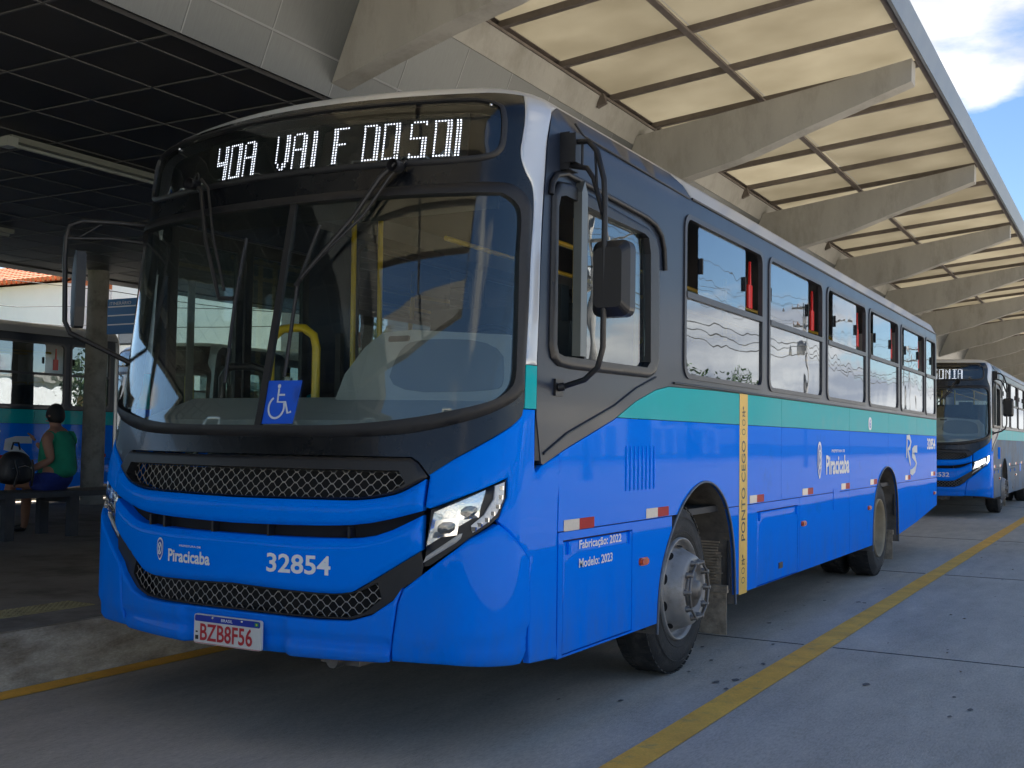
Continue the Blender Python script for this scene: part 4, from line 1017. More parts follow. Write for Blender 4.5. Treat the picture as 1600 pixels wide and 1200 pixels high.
    MB().tube([(-.93, .85, 1.55), (-.93, .85, 1.72), (-.88, .85, 1.78), (-.70, .85, 1.78), (-.64, .88, 1.76)], .022, 8).build('door_grab_handle', trim, bus)
    MB().obox((-.80, 1.75, 1.5), (.02, 0, 0), (0, .02, 0), (0, 0, .55)).obox((.25, 2.35, 1.6), (.75, 0, 0), (0, .015, 0), (0, 0, .65)).build('driver_partition', dark_int, bus)
    MB().box(-.42, 1.35, .97, -.12, 1.60, 1.45).box(-.38, 1.38, 1.45, -.16, 1.46, 1.75).build('fare_validator', dark_int, bus)
    # sun visor and mirror inside
    MB().obox((.62, .60, 2.56), (.42, 0, 0), (0, .008, 0), (0, .02, .09)).build('sun_visor', dark_int, bus)
    MB().box(-1.1, .55, 2.60, 1.1, 1.0, 2.66).build('header_box', dark_int, bus)
    seat = None
    for row in range(9):
        y = 3.7+row*.85
        for x in (-.92, -.50, .50, .92):
            if x < 0 and 5.5 < y < 7.6: continue
            if seat is None:
                s_ = MB(); s_.obox((0, 0, .45), (.20, 0, 0), (0, .20, .0), (0, 0, .04)); s_.obox((0, .22, .80), (.20, 0, 0), (0, .035, 0), (0, .05, .36))
                s_.obox((0, .02, .22), (.03, 0, 0), (0, .03, 0), (0, 0, .22)); seat = s_.build('passenger_seat', seat_m, bus); o = seat
                hb = MB(); hb.tube([(-.18, .27, 1.12), (-.16, .28, 1.20), (.16, .28, 1.20), (.18, .27, 1.12)], .014, 6); hn = hb.build('seat_handle', yellow_int, o)
            else:
                o = seat.copy(); SC.collection.objects.link(o); o.parent = bus; q = hn.copy(); SC.collection.objects.link(q); q.parent = o
            o.location = (x, y, .97)
    # kerb-side doors
    for y0, y1 in ((.70, 1.95), (5.97, 7.58)):
        n = 2; w = (y1-y0)/n
        for k in range(n):
            a = y0+k*w; fn = side(-1)
            dr = panel('door_leaf', trim, bus, [(a+.01, .42), (a+w-.01, .42), (a+w-.01, 2.60), (a+.01, 2.60)], fn, .0, .03, None, [[(a+.07, .60), (a+w-.07, .60), (a+w-.07, 2.52), (a+.07, 2.52)]])
            panel('door_pane', doorg, dr, [(a+.065, .595), (a+w-.065, .595), (a+w-.065, 2.525), (a+.065, 2.525)], fn, -.01, .005)
    # wipers --------------------------------------------------------------
    for A_ in ([(-.57, 2.681), (-.50, 2.62), (-.406, 2.357), (-.249, 2.05)], [(.67, 2.646), (.60, 2.58), (.487, 2.399), (.245, 2.119)]):
        B_ = [(-.137, 2.349), (-.158, 2.045), (-.155, 1.637)] if A_[0][0] < 0 else [(.299, 2.379), (.213, 2.089), (.204, 1.663)]
        w = MB(); w.tube([front(a, b, .055) for a, b in A_], [.016, .013, .011, .010], 6)
        w.tube([front(a+.05, b+.01, .05) for a, b in A_[:-1]]+[front(A_[-1][0]+.02, A_[-1][1]+.04, .045)], .008, 6)
        w.lathe([(-.06, .03), (0, .028), (.0, 0)], front(A_[0][0]+.02, A_[0][1]-.02, .05), 'y', 14)
        wo = w.build('wiper', trim, bus)
        lp = MB(); c = A_[0]; lp.tube([front(c[0]-.01+.02*math.cos(a), c[1]+.02+.035*math.sin(a), .04) for a in [i*math.pi/5-.5 for i in range(7)]], .004, 5); lp.build('washer_hose', rubber, wo)
        b = MB(); b.tube([front(a, b_, .028) for a, b_ in B_], .009, 6); b.tube([front(a+.006, b_, .04) for a, b_ in [((B_[0][0]*.8+B_[1][0]*.2), B_[0][1]*.8+B_[1][1]*.2), B_[1], ((B_[2][0]*.6+B_[1][0]*.4), B_[2][1]*.6+B_[1][1]*.4)]], .007, 5)
        b.tube([front(A_[-1][0], A_[-1][1], .05), front(B_[1][0], B_[1][1], .04)], .012, 6); b.build('wiper_blade', rubber, wo)
    # mirrors -------------------------------------------------------------
    mt = MB(); mt.box(1.25, .80, 2.68, 1.30, .90, 2.86).obox((1.30, .84, 2.78), (.035, 0, 0), (0, .045, 0), (0, 0, .07))
    mi = mt.build('side_mirror', trim, bus)
    a_ = MB(); a_.tube([(1.30, .83, 2.815), (1.40, .80, 2.80), (1.455, .785, 2.74), (1.50, .765, 2.60), (1.505, .765, 2.50), (1.50, .77, 1.82), (1.47, .78, 1.73), (1.40, .79, 1.675), (1.27, .80, 1.64)], .014, 8)
    a_.tube([(1.30, .83, 2.70), (1.39, .81, 2.675), (1.43, .80, 2.62), (1.495, .77, 2.44)], .013, 8); a_.tube([(1.36, .82, 2.81), (1.36, .82, 2.69)], .007, 6); a_.tube([(1.44, .79, 2.76), (1.455, .785, 2.57)], .007, 6)
    a_.build('mirror_arm', trim, mi)
    MB().box(1.25, .765, 1.60, 1.262, .845, 1.68).tube([(1.262, .79, 1.64), (1.29, .80, 1.645)], .02, 8).build('mirror_foot', trim, mi)
    h_ = MB(); hp = rrect(1.43, 1.965, 1.62, 2.32, .04, 4)
    n = len(hp); cx_, cz = 1.525, 2.1425
    vs = [(x, .86, z) for x, z in hp]+[(x, .80, z) for x, z in hp]+[(cx_+(x-cx_)*.74, .755, cz+(z-cz)*.78) for x, z in hp]
    h_.add(vs, [(i, (i+1) % n, (i+1) % n+n, i+n) for i in range(n)]+[(n+i, n+(i+1) % n, 2*n+(i+1) % n, 2*n+i) for i in range(n)]+[tuple(range(2*n, 3*n))], False)
    h_.build('mirror_head', trim, mi)
    MB().prism([(cx_+(x-cx_)*.93, cz+(z-cz)*.95) for x, z in hp], lambda a, b, q: (a, q, b), .858, .862).build('mirror_pane', mirror_g, mi)
    # kerb-side mirror (reaches forward)
    a_ = MB(); a_.box(-1.27, .62, 2.30, -1.22, .72, 2.50); mi = a_.build('side_mirror', trim, bus)
    a_ = MB(); a_.tube([(-1.20, .55, 2.56), (-1.30, .38, 2.56), (-1.40, .24, 2.555), (-1.46, .20, 2.53), (-1.485, .2, 2.47), (-1.49, .2, 2.36), (-1.475, .2, 2.0), (-1.44, .21, 1.935), (-1.28, .28, 1.855), (-1.12, .36, 1.77)], .014, 8)
    a_.tube([(-1.20, .55, 2.46), (-1.32, .36, 2.47), (-1.485, .2, 2.46)], .011, 8); a_.tube([(-1.34, .33, 2.555), (-1.42, .24, 2.47)], .007, 6); a_.build('mirror_arm', trim, mi)
    h_ = MB(); hp = smoothp([(-.075, -.19), (.02, -.22), (.075, -.20), (.08, .20), (.05, .215), (-.02, .17), (-.075, .05)], 1)
    ax = Vector((math.cos(R(28)), math.sin(R(-28)), 0)); 
    def mf(a, b, q): return tuple(Vector((-1.415, .20, 2.175))+ax*a*.80+Vector((0, 0, b))+Vector((ax.y, -ax.x, 0))*-q)
    h_.prism([(a, b) for a, b in hp], mf, 0, .05); h_.build('mirror_head', trim, mi)
    MB().prism([(a*.86, b*.93) for a, b in hp], mf, .05, .053).build('mirror_pane', mat('mirror_back_pane', (.06, .07, .075), .3), mi)
    # licence plate ---------------------------------------------------------
    return bus
def print_marks(bus, number, plate, full=True):
    F = front
    def FP(a, b, o): return front(a, b, o+.034)
    pl = MB(); c0 = front(0, .49, .0); y = c0[1]-.036
    def pf(a, b, q): return (a, y-q, b)
    pl.prism(rrect(-.205, .425, .205, .560, .012, 3), pf, -.014, 0); p = pl.build('licence_plate', plate_w, bus)
    flatpoly('plate_band', mat('plate_band_blue', (.004, .03, .33), .35), p, [rrect(-.200, .527, .200, .556, .008, 3)], pf, .0015)
    text('plate_country', 'BRASIL', white_p, p, pf, (-.035, .535, .035, .549), .0025, .01)
    text('plate_number', plate, plate_red, p, pf, (-.165, .440, .155, .520), .002, .018)
    flatpoly('plate_flag', mat('flag_green', (.01, .25, .12), .4), p, [rrect(.168, .533, .192, .550, .002, 1)], pf, .0025)
    flatpoly('plate_flag_disc', mat('flag_yellow', (.7, .6, .05), .4), p, [[(.180+.005*math.cos(a), .5415+.005*math.sin(a)) for a in [i*math.pi/5 for i in range(10)]]], pf, .0032)
    flatpoly('plate_edge_line', plate_red, p, [[(-.203, .427), (.203, .427), (.203, .4295), (-.203, .4295)]], pf, .0012)
    flatpoly('plate_side_code', black_print, p, [rrect(-.196, .443, -.176, .462, .001, 1), rrect(-.194, .475, -.180, .482, .001, 1)], pf, .0012)
    for s in (-.09, .09): MB().lathe([(0, .006), (-.005, .004), (-.005, 0)], (s, y-.001, .548), 'y', 8).build('plate_screw', chrome, p)
    text('fleet_number', number, white_p, bus, FP, (.218, .783, .547, .868), .004, .022)
    if full:
        crest(bus, FP, (-.478, .838), .115)
        text('city_name', 'Piracicaba', white_p, bus, FP, (-.412, .786, -.118, .846), .004, .028)
        text('prefeitura_line', 'PREFEITURA DE', white_p, bus, FP, (-.33, .861, -.18, .870), .004, .015)
        # accessibility placard behind the windscreen
        w = panel('accessibility_placard', mat('placard_blue', (.004, .09, .62), .4), bus, [(.075, 1.445), (.268, 1.448), (.29, 1.648), (.098, 1.648)], F, .008, .004, .06)
        def wp(a, b): return (.095+a*.17, 1.455+b*.185)
        hd_ = [wp(.44+.055*math.cos(t), .90+.055*math.sin(t)) for t in [i*math.pi/6 for i in range(12)]]
        arc = [wp(.42+.26*math.cos(t), .36+.27*math.sin(t)) for t in [R(q) for q in range(118, 385, 14)]]
        mats = mat('placard_white', (.55, .62, .72), .5)
        polys = [hd_, stroke([wp(.44, .84), wp(.44, .50), wp(.70, .50), wp(.82, .22), wp(.93, .26)], .0105), stroke([wp(.44, .68), wp(.66, .68)], .009), stroke(arc, .010)]
        flatpoly('wheelchair_symbol', mats, w, polys, F, .010)
    # side prints
    def S(a, b, o): return SR(a, b, o)
    if full:
        yb = flatpoly('blind_spot_tape', ybanner, bus, [[(3.53, .352), (3.70, .352), (3.745, 1.728), (3.575, 1.728)] if 0 else [(3.545, .352), (3.725, .352), (3.725, 1.728), (3.545, 1.728)]], S, .0025)
        text('blind_spot_text', 'PONTO CEGO', black_print, yb, S, (3.592, .715, 3.678, 1.405), .0035, .012, rot=True)
        for cz in (.52, 1.54):
            pol = []
            for dz in (-.045, .02): pol += [stroke([(3.635+.034*math.cos(t), cz-.03+dz*1.0+.020*math.sin(t)) for t in [i*math.pi/6 for i in range(13)]], .006)]
            pol += [stroke([(3.61, cz+.03), (3.635, cz+.075), (3.665, cz+.03), (3.62, cz+.04)], .012), [(3.625+.012*math.cos(t), cz+.09+.012*math.sin(t)) for t in [i*math.pi/5 for i in range(10)]], stroke([(3.60, cz+.06), (3.675, cz+.065)], .008)]
            flatpoly('cyclist_symbol', black_print, yb, pol, S, .0035)
        text('build_year', 'Fabricação: 2022', white_p, bus, S, (1.05, .853, 1.555, .905), .006, .018)
        text('model_year', 'Modelo: 2023', white_p, bus, S, (1.05, .770, 1.445, .815), .006, .018)
        crest(bus, S, (5.73, 1.245), .335)
        text('side_city_name', 'Piracicaba', white_p, bus, S, (5.955, 1.118, 6.84, 1.290), .004, .03)
        text('side_prefeitura_line', 'PREFEITURA DE', white_p, bus, S, (6.16, 1.315, 6.66, 1.340), .004, .015)
        text('side_fleet_number', number, white_p, bus, S, (11.24, 1.335, 11.88, 1.478), .004, .03)
        flatpoly('exit_symbol', white_p, bus, [rrect(7.70, 1.535, 7.85, 1.665, .05, 5)], S, .003)
        text('exit_symbol_mark', '6', sign_blue, bus, S, (7.74, 1.555, 7.81, 1.645), .004, .02)
    # interlaced RS emblem
    o0, h0 = (9.72, 1.05)
    def q(a, b): return (9.72+a*.80, 1.05+b*.44)
    Rp = [q(.10, .42), q(.13, .98), q(.34, .97), q(.44, .85), q(.36, .70), q(.20, .64), q(.34, .36), q(.42, .22)]
    Sp = [q(.98, .66), q(.72, .66), q(.58, .60), q(.56, .50), q(.78, .40), q(.90, .26), q(.78, .10), q(.56, .03), q(.38, .05)]
    if full: flatpoly('operator_emblem', mat('emblem_grey', (.62, .66, .68), .5), bus, [stroke(Rp, [.05, .07, .07, .07, .07, .07, .07, .04]), stroke(Sp, [.09, .08, .075, .07, .075, .08, .08, .08, .05])], S, .004)
def copy_tree(o, parent=None):
    c = o.copy(); SC.collection.objects.link(c); c.parent = parent
    for ch in list(o.children): copy_tree(ch, c)
    return c
# ------------------------------------------------------------------ buses in place
bus1 = build_bus(None, 0, None, 'blue and teal city bus in front, its sign reading 40A VALE DO SOL', 'blue and teal city buses')
bus2 = copy_tree(bus1); bus2.location = (-.12, 18.95, 0); bus2['label'] = 'second blue bus with SONIA on its sign, parked behind the large one'
bus3 = copy_tree(bus1); bus3.location = (-12.45, -3.07, 0); bus3['label'] = 'dim blue bus beyond the platform bench on the far left'
bus4 = copy_tree(bus1); bus4.location = (-12.45, 10.6, 0); bus4['label'] = 'dim bus beyond the platform, seen only through the windscreen of the large bus'
print_marks(bus1, '32854', 'BZB8F56')
led_board(bus1, [('40A', 4), ('VAL', 33), ('E', 56), ('DO', 67), ('S', 83), ('O', 91), ('L', 97)], -.56, .965, 2.682, 2.890, -.018)
led_board(bus2, [('JD', 26), ('S', 51), ('O', 59), ('N', 67), ('I', 75), ('A', 82)], -.56, .965, 2.68, 2.90)
text('fleet_number', '32532', white_p, bus2, lambda a, b, o: front(a, b, o+.034), (.218, .783, .547, .868), .004, .022)
lit = mat('lit_headlamp', (1, .97, .92), .4, emit=1.2)
for sgn in (1, -1):
    q_ = [(1.01, .96), (1.10, 1.012), (1.20, 1.07), (1.215, 1.15), (1.02, 1.06)]; panel('lit_headlamp', lit, bus2, q_ if sgn > 0 else mir(q_), front, .012, .004, .05)
    q_ = [(1.245, 1.04), (1.30, 1.10), (1.315, 1.20), (1.275, 1.19), (1.27, 1.12)]; panel('lit_running_lamp', lit, bus2, q_ if sgn > 0 else mir(q_), front, .016, .004, .05)
def q3(a, b): return (9.40+a*1.10, .84+b*.64)
flatpoly('operator_emblem', mat('emblem_grey', (.62, .66, .68), .5), bus3, [stroke([q3(.10, .42), q3(.13, .98), q3(.34, .97), q3(.44, .85), q3(.36, .70), q3(.20, .64), q3(.34, .36), q3(.42, .22)], .10), stroke([q3(.98, .66), q3(.72, .66), q3(.58, .60), q3(.56, .50), q3(.78, .40), q3(.90, .26), q3(.78, .10), q3(.56, .03), q3(.38, .05)], .11)], SR, .004)
side_refl = mat('painted_side_reflections', (.06, .11, .17), .5, spec=.1, noise=.55, nscale=1.6, dirt=((.03, .16, .35), .5, 1.1))  # mottled colour painted in place of reflections on the second bus's side
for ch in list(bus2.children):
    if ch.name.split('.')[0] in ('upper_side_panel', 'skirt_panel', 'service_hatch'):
        ch.material_slots[0].link = 'OBJECT'; ch.material_slots[0].material = side_refl
        for c2 in ch.children:
            if c2.material_slots: pass
# ------------------------------------------------------------------ seated woman
def skin_mesh(name, pts, edges, rad, m, parent, sub=2, root=0):
    me = bpy.data.meshes.new(name); me.from_pydata(pts, edges, []); o = bpy.data.objects.new(name, me); SC.collection.objects.link(o)
    md = o.modifiers.new('s', 'SKIN'); md.use_smooth_shade = True
    for i, v in enumerate(me.skin_vertices[0].data):
        r_ = rad[i]; v.radius = r_ if isinstance(r_, tuple) else (r_, r_); v.use_root = (i == root)
    sb = o.modifiers.new('u', 'SUBSURF'); sb.levels = sub; sb.render_levels = sub
    bpy.context.view_layer.update()
    m2 = bpy.data.meshes.new_from_object(o.evaluated_get(bpy.context.evaluated_depsgraph_get())); bpy.data.objects.remove(o)
    for p in m2.polygons: p.use_smooth = True
    m2.materials.clear(); m2.materials.append(m); ob = bpy.data.objects.new(name, m2); SC.collection.objects.link(ob); ob.parent = parent; return ob
skin_c = mat('skin', (.33, .17, .11), .55, noise=.06, nscale=20); hair_c = mat('hair_black', (.010, .009, .009), .6, noise=.3, nscale=60, bump=.5, bscale=120)
green_c = mat('green_cloth', (.015, .26, .15), .9, noise=.12, nscale=12, bump=.2, bscale=25); denim = mat('blue_denim', (.015, .035, .22), .9, noise=.15, nscale=30, bump=.2, bscale=90); shoe = mat('dark_shoe', (.02, .02, .022), .5)
pw = empty('person', 'woman in green sleeveless top and blue shorts seated on the bench, back turned', 'person', (-6.42, 4.10, .775), R(16))
# local frame: faces -x; +y is her right
B = [(0, 0, .13), (-.01, 0, .30), (-.01, 0, .48), (-.02, 0, .60), (-.03, 0, .66), (-.045, 0, .72), (-.06, 0, .80), (-.06, 0, .86),
     (.0, -.12, .58), (.0, -.20, .55), (.05, -.215, .42), (.065, -.20, .32), (-.03, -.30, .25), (-.09, -.36, .20), (-.12, -.385, .185),
     (.0, .12, .58), (.0, .20, .55), (-.03, .25, .42), (-.06, .26, .32), (-.22, .20, .36), (-.32, .12, .46), (-.34, .10, .50),
     (-.05, -.11, .09), (-.42, -.15, .08), (-.46, -.15, .02), (-.44, -.14, -.34), (-.44, -.14, -.42), (-.56, -.15, -.44),
     (-.05, .11, .09), (-.42, .14, .08), (-.46, .14, .02), (-.48, .14, -.34), (-.48, .14, -.42), (-.60, .15, -.44)]
Eg = [(0, 1), (1, 2), (2, 3), (3, 4), (4, 5), (5, 6), (6, 7), (3, 8), (8, 9), (9, 10), (10, 11), (11, 12), (12, 13), (13, 14), (3, 15), (15, 16), (16, 17), (17, 18), (18, 19), (19, 20), (20, 21), (0, 22), (22, 23), (23, 24), (24, 25), (25, 26), (26, 27), (0, 28), (28, 29), (29, 30), (30, 31), (31, 32), (32, 33)]
rd = [(.13, .17), (.12, .15), (.115, .15), (.09, .10), .055, .06, .085, .065, .07, .06, .052, .045, .038, .027, .022, .07, .06, .052, .042, .035, .027, .022, .10, .07, .065, .045, .035, .03, .10, .07, .065, .045, .035, .03]
skin_mesh('body', B, Eg, rd, skin_c, pw)
for hx, hy, hz, dx, dy, dz in ((-.13, -.395, .178, -.30, -.62, -.72), (-.345, .09, .515, -.5, -.35, .8)):
    d = Vector((dx, dy, dz)).normalized(); sd_ = d.cross(Vector((0, 0, 1))).normalized(); c = Vector((hx, hy, hz))
    P_ = [c, c+d*.05]; E_ = [(0, 1)]; R__ = [(.022, .014), (.026, .014)]
    for k, (o, ln) in enumerate(((-.026, .055), (-.009, .065), (.009, .062), (.026, .05))):
        b = len(P_); P_ += [c+d*.07+sd_*o, c+d*(.07+ln*.5)+sd_*o*1.1+Vector((0, 0, -.006)), c+d*(.07+ln)+sd_*o*1.1+Vector((0, 0, -.02))]; E_ += [(1, b), (b, b+1), (b+1, b+2)]; R__ += [.010, .009, .007]
    b = len(P_); P_ += [c+d*.035+sd_*.036, c+d*.07+sd_*.052+Vector((0, 0, -.01))]; E_ += [(0, b), (b, b+1)]; R__ += [.011, .008]
    skin_mesh('hand', P_, E_, R__, skin_c, pw, 1)
skin_mesh('green_top', [(0.01, 0, .10), (0, 0, .26), (-.01, 0, .44), (-.015, 0, .56), (-.025, 0, .625), (0, -.11, .57), (0, -.165, .55), (0, .11, .57), (0, .165, .55)], [(0, 1), (1, 2), (2, 3), (3, 4), (3, 5), (5, 6), (3, 7), (7, 8)], [(.165, .24), (.165, .235), (.15, .215), (.12, .15), .062, .085, .068, .085, .068], green_c, pw)
skin_mesh('blue_shorts', [(.01, 0, .17), (.01, 0, .08), (-.04, -.12, .085), (-.26, -.14, .09), (-.04, .12, .085), (-.26, .14, .09)], [(0, 1), (1, 2), (2, 3), (1, 4), (4, 5)], [(.17, .24), (.17, .25), .12, .105, .12, .105], denim, pw)
skin_mesh('hair', [(-.035, 0, .70), (-.03, 0, .76), (-.045, 0, .82), (-.06, 0, .875), (-.09, 0, .90)], [(0, 1), (1, 2), (2, 3), (3, 4)], [.070, .098, .106, .088, .05], hair_c, pw)
f_ = MB()
for s in (-1, 1):
    f_.lathe([(-.004, .0), (0, .009), (.004, 0)], (-.135, s*.03, .795), 'x', 8); 
f_.build('eye', mat('eye_dark', (.02, .015, .01), .3), pw)
skin_mesh('nose', [(-.13, 0, .80), (-.155, 0, .765)], [(0, 1)], [.010, .015], skin_c, pw, 1)
MB().tube([(-.138, -.022, .735), (-.143, 0, .733), (-.138, .022, .735)], .006, 6).build('mouth', mat('lips', (.3, .08, .07), .5), pw)
for s in (-1, 1): skin_mesh('ear', [(-.05, s*.092, .77), (-.05, s*.098, .80)], [(0, 1)], [.014, .018], skin_c, pw, 1)
for i, y in enumerate((-.145, .145)): skin_mesh('shoe', [(-.43-.04*i, y, -.425), (-.52-.04*i, y, -.435), (-.62-.04*i, y, -.445)], [(0, 1), (1, 2)], [.045, .042, .03], shoe, pw, 1)
# backpack
bg_ = empty('backpack', 'black backpack standing on the bench beside the seated woman', 'bag', (-6.38, 3.56, .775))
skin_mesh('bag_body', [(0, 0, .06), (0, 0, .20), (.01, -.01, .33), (.02, .0, .42)], [(0, 1), (1, 2), (2, 3)], [(.14, .21), (.14, .22), (.12, .18), (.05, .12)], mat('bag_black', (.015, .015, .018), .5, noise=.3, nscale=20, bump=.4, bscale=30), bg_)
MB().tube([(.0, -.05, .43), (0, -.03, .50), (0, .03, .50), (0, .05, .43)], .010, 6).build('bag_handle', trim, bg_)
MB().tube([(.13, -.10, .33), (.16, -.08, .2), (.13, -.1, .06)], .014, 6, flat=.5).tube([(.13, .10, .33), (.17, .09, .2), (.13, .1, .06)], .014, 6, flat=.5).build('bag_strap', trim, bg_)
MB().tube([(.12, -.12, .24), (.15, 0, .27), (.12, .12, .24)], .004, 5).build('bag_zip', chrome, bg_)
# ------------------------------------------------------------------ houses on the left
def house(x0, x1, y0, y1, h, hr, lab, axis_x=True, wm_=white_wall):
    hsx = empty('house', lab, 'house', (x0, y0, 0)); w, d = x1-x0, y1-y0
    MB().box(0, 0, 0, w, d, h).build('wall', wm_, hsx)
    # gable roof with ridge along x, tiles in rows
    n = int(w/.45); ov = .5
    bk = MB()
    for s in (0, 1):
        ya = -ov if s == 0 else d+ov; bk.add([(-ov, ya, h-.02), (w+ov, ya, h-.02), (w+ov, d/2, h+hr), (-ov, d/2, h+hr)], [(0, 1, 2, 3)])
    bk.add([(0, 0, h), (0, d, h), (0, d/2, h+hr-.05)], [(0, 1, 2)]); bk.add([(w, 0, h), (w, d, h), (w, d/2, h+hr-.05)], [(0, 1, 2)])
    rf = bk.build('roof', tile_m, hsx)
    tl_ = MB()
    for i in range(int((w+2*ov)/.24)):
        x = -ov+.12+.24*i
        for j in range(8):
            a, b = j/8, (j+1)/8+.02; p0 = (x, -ov+(d/2+ov)*a, h+.03+hr*a+.03); p1 = (x, -ov+(d/2+ov)*b, h+.03+hr*b)
            tl_.tube([p0, p1], [.10, .085], 6, True)
    o = tl_.build('roof_tiles', tile_m, rf); o['kind'] = 'stuff'
    for k in range(int(w//3.5)):
        wx = 1.2+3.5*k
        fr_ = MB().box(wx, -.05, 1.2, wx+1.3, .0, 2.3).build('window', trim, hsx); MB().box(wx+.06, -.06, 1.26, wx+.62, -.05, 2.24).box(wx+.68, -.06, 1.26, wx+1.24, -.05, 2.24).build('pane', mat('house_pane', (.05, .07, .09), .1, coat=1.), fr_)
    return hsx
house(-44, -26.5, 20, 28, 6.2, 1.45, 'white house with an orange terracotta tiled roof beyond the far bus')
h2 = empty('house', 'plain white flat-topped house to the right of the tiled one, behind the column', 'house', (-25.4, 21, 0))
MB().box(0, 0, 0, 7.2, 7, 6.5).build('wall', white_wall, h2); MB().box(-.1, -.1, 6.5, 7.3, 7.1, 6.7).build('parapet', col_m, h2); f_ = MB().box(.4, -.04, 4.2, 1.5, 0, 5.2).build('window', trim, h2); MB().box(.46, -.05, 4.26, 1.44, -.04, 5.14).build('pane', mat('house_pane', (.05, .07, .09), .1, coat=1.), f_)
h3 = empty('house', 'low pale house far off, seen through the bus windscreen', 'house', (-62, 34, 0)); MB().box(0, 0, 0, 14, 8, 4).build('wall', white_wall, h3); MB().prism([(-.5, 4), (14.5, 4), (7, 6)], lambda a, b, d: (a, d, b), -.5, 8.5).build('roof', tile_m, h3)
def upole(x, y, h, lab, tr=False, arm_dir=0):
    p = empty('utility_pole', lab, 'utility pole', (x, y, 0), arm_dir, group='utility poles and their wires')
    MB().lathe([(0, .16), (h, .10), (h, 0)], (0, 0, 0), 'z', 14).build('pole_shaft', wood_pole, p)
    for z, w in ((h-.3, 1.1), (h-1.3, .8)): MB().box(-w, -.06, z, w, .06, z+.12).build('cross_arm', wood_pole, p)
    for z, w in ((h-.18, 1.0), (h-.18, -1.0), (h-.18, .4), (h-1.18, .7), (h-1.18, -.7)):
        MB().lathe([(0, .04), (.06, .07), (.12, .04), (.18, .06), (.2, 0)], (w, 0, z), 'z', 8).build('insulator', mat('insulator', (.2, .12, .08), .3), p)
    if tr: MB().lathe([(0, .0), (0, .3), (.8, .3), (.85, .2), (.85, 0)], (.5, .1, h-3.0), 'z', 16).build('transformer', mat('transformer_grey', (.25, .26, .27), .5), p)
    l_ = MB().tube([(0, 0, h-2), (-.9, 0, h-1.3), (-1.9, 0, h-1.1)], .035, 6).box(-2.4, -.12, h-1.15, -1.9, .12, h-1.05).build('street_light', wood_pole, p)
    return p
PX = 15.5; PYS = [(-28, 9.5), (2, 9.2), (31, 9.6), (60, 9.4), (92, 9.5), (125, 9.6)]
nm = ['nearest the road', 'opposite the front of the large bus', 'carrying a transformer', 'far along the road', 'beyond the second bus', 'farthest along the road']
for i, (y, h) in enumerate(PYS): upole(PX, y, h, 'concrete utility pole across the road, '+nm[i], i in (2, 3))
WN = ['high wire on the road side', 'high wire on the shop side', 'high middle wire', 'second-level wire on the road side', 'second-level wire on the shop side', 'thick upper cable', 'thick middle cable', 'lowest thick cable']
def wires(name_lab, a, b, offs, sag=.8):
    for k, (dx, dz) in enumerate(offs):
        pts = [(a[0]+(b[0]-a[0])*t+dx, a[1]+(b[1]-a[1])*t, a[2]+(b[2]-a[2])*t+dz-sag*random.uniform(.8, 1.2)*4*t*(1-t)) for t in [i/14 for i in range(15)]]
        o = MB().tube(pts, .010 if dz > -1.5 else .026, 5, False).build('overhead_wire', cable_m)
        tag(o, (WN[k]+' '+name_lab) if len(offs) > 3 else name_lab+(', the %s one' % ('upper', 'lower')[k] if len(offs) == 2 else ''), 'wire', 'overhead wires between poles')
for i in range(len(PYS)-1):
    a, b = PYS[i], PYS[i+1]
    wires(['between the first two poles', 'opposite the large bus', 'past the transformer', 'beyond the second bus', 'at the far end'][i]+' across the road', (PX, a[0], a[1]), (PX, b[0], b[1]), [(1., 0), (-1., 0), (.4, 0), (.7, -1.1), (-.7, -1.1), (0, -2.2), (.1, -2.5), (-.1, -2.9)])
wires('single sagging wire crossing steeply in front of the white house at left', (-26, 8, 6.0), (-10.5, 22, 4.2), [(0, 0)], .3)
wires('thin nearly level wire before the white house at left', (-34, 12, 5.6), (-14, 18, 4.6), [(0, 0), (0, -.45)], .3)
bw = empty('added_screen_wall', 'low wall added behind the far bus to hide the sunlit ground beyond it', 'wall', (-16.6, -25, 0)); MB().box(0, 0, 0, .15, 90, .95).build('wall', kerb_m, bw); MB().box(-.03, 0, .95, .18, 90, 1.0).build('coping', col_m, bw)  # wall added to hide and shade the bright sunlit ground under the far bus
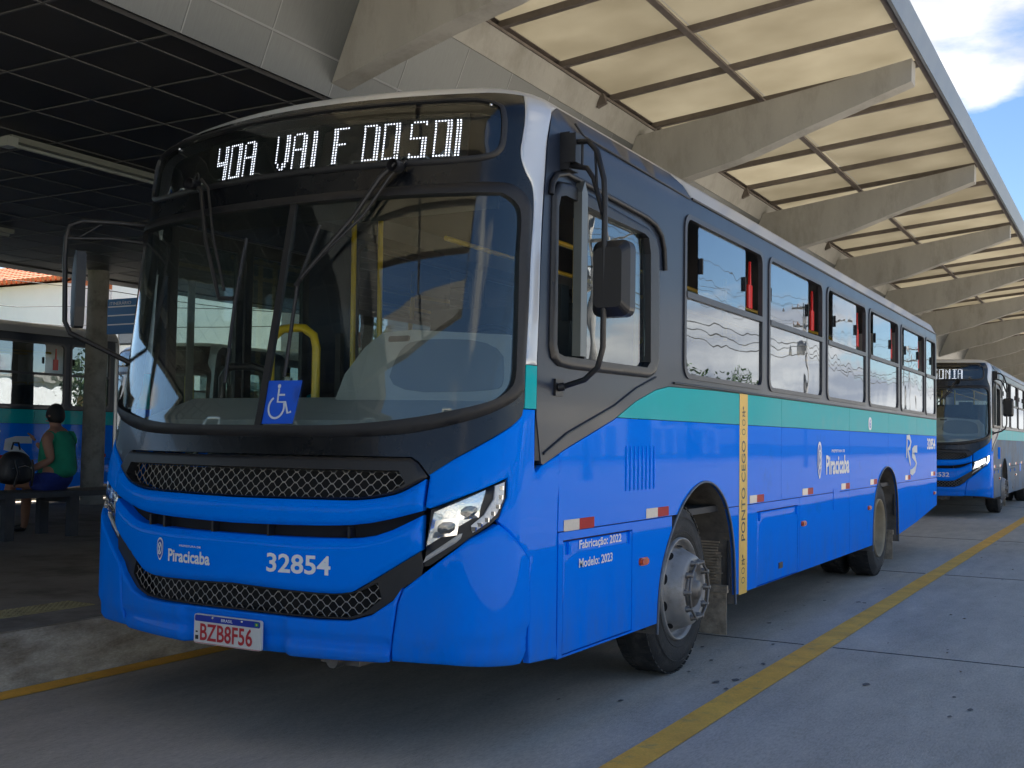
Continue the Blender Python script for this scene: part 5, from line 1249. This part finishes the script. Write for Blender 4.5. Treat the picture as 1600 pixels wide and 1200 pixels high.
# trees
def tree(x, y, h, r, lab, n=2600):
    t = empty('tree', lab, 'tree', (x, y, 0)); rn = random.Random(int(x*7+y))
    tk = MB().tube([(0, 0, 0), (.1, .05, h*.3), (-.05, .1, h*.55), (.1, 0, h*.8)], [.22, .17, .11, .04], 8)
    cl = []
    for k in range(12):
        a = rn.uniform(0, 6.28); d = r*rn.uniform(.2, .75); z = h*rn.uniform(.45, .9); c = (d*math.cos(a), d*math.sin(a), z); cl.append((c, r*rn.uniform(.3, .5)))
        tk.tube([(0, 0, h*.35), (c[0]*.5, c[1]*.5, (h*.35+z)/2), c], [.09, .05, .02], 5)
    tk.build('trunk', bark_m, t); lf = MB()
    for k in range(n):
        c, q = rn.choice(cl); d = Vector((rn.gauss(0, 1), rn.gauss(0, 1), rn.gauss(0, .8))).normalized()*q*rn.uniform(.5, 1.1)**.5; p = Vector(c)+d
        u = Vector((rn.gauss(0, 1), rn.gauss(0, 1), rn.gauss(0, 1))).normalized(); v = u.cross(Vector((rn.random(), rn.random(), 1))).normalized(); s = rn.uniform(.10, .24)
        lf.add([p-u*s, p+v*s*.5, p+u*s, p-v*s*.5], [(0, 1, 2, 3)])
    o = lf.build('crown', leaf_m, t, fix=False); o['kind'] = 'stuff'; return t
for i, (x, y, h, r) in enumerate(((30, 20, 7, 3), (34, 48, 8, 3.5), (29, 78, 7.5, 3.2), (-40, 46, 8, 3.6), (-52, 40, 7, 3), (36, 110, 9, 4), (30, -12, 8, 3))):
    tree(x, y, h, r, ['round street tree opposite the bus across the road', 'bushy tree between the shops across the road', 'tree beyond the shops across the road', 'tree far behind the terminal, left', 'smaller tree far behind the terminal, next to the pale house', 'tall tree at the far end of the road', 'tree across the road behind the viewer'][i])
shopc = [mat('shop_cream', (.55, .50, .40), .9, noise=.1), mat('shop_grey', (.42, .43, .44), .9, noise=.1), mat('shop_white', (.7, .7, .68), .9, noise=.1), mat('shop_ochre', (.45, .28, .12), .9, noise=.1)]
for i, (x, y, w, h) in enumerate(((40, 0, 14, 4.2), (40, 18, 10, 3.6), (40, 34, 16, 5), (40, 56, 12, 4), (40, 72, 18, 4.6), (40, 96, 20, 5.2))):
    s = empty('shop_building', 'low %s building across the road, %s' % (('cream', 'grey', 'white', 'ochre', 'cream', 'grey')[i], ('first', 'second', 'third', 'fourth', 'fifth', 'sixth')[i]+' from the camera end'), 'building', (x, y, 0), group='low buildings across the road')
    MB().box(0, 0, 0, 10, w, h).build('wall', shopc[i % 4], s); MB().box(-.2, -.1, h, 10.2, w+.1, h+.25).build('parapet', col_m, s)
    for k in range(int(w//3.2)): d = MB().box(-.06, .6+3.2*k, .1, 0, 2.8+3.2*k, 2.6).build('shutter', gutter_m, s)
struct(MB().add([(24, -60, 0), (30.5, -60, 0), (30.5, 220, 0), (24, 220, 0), ], [(0, 1, 2, 3)]).build('pavement', conc))
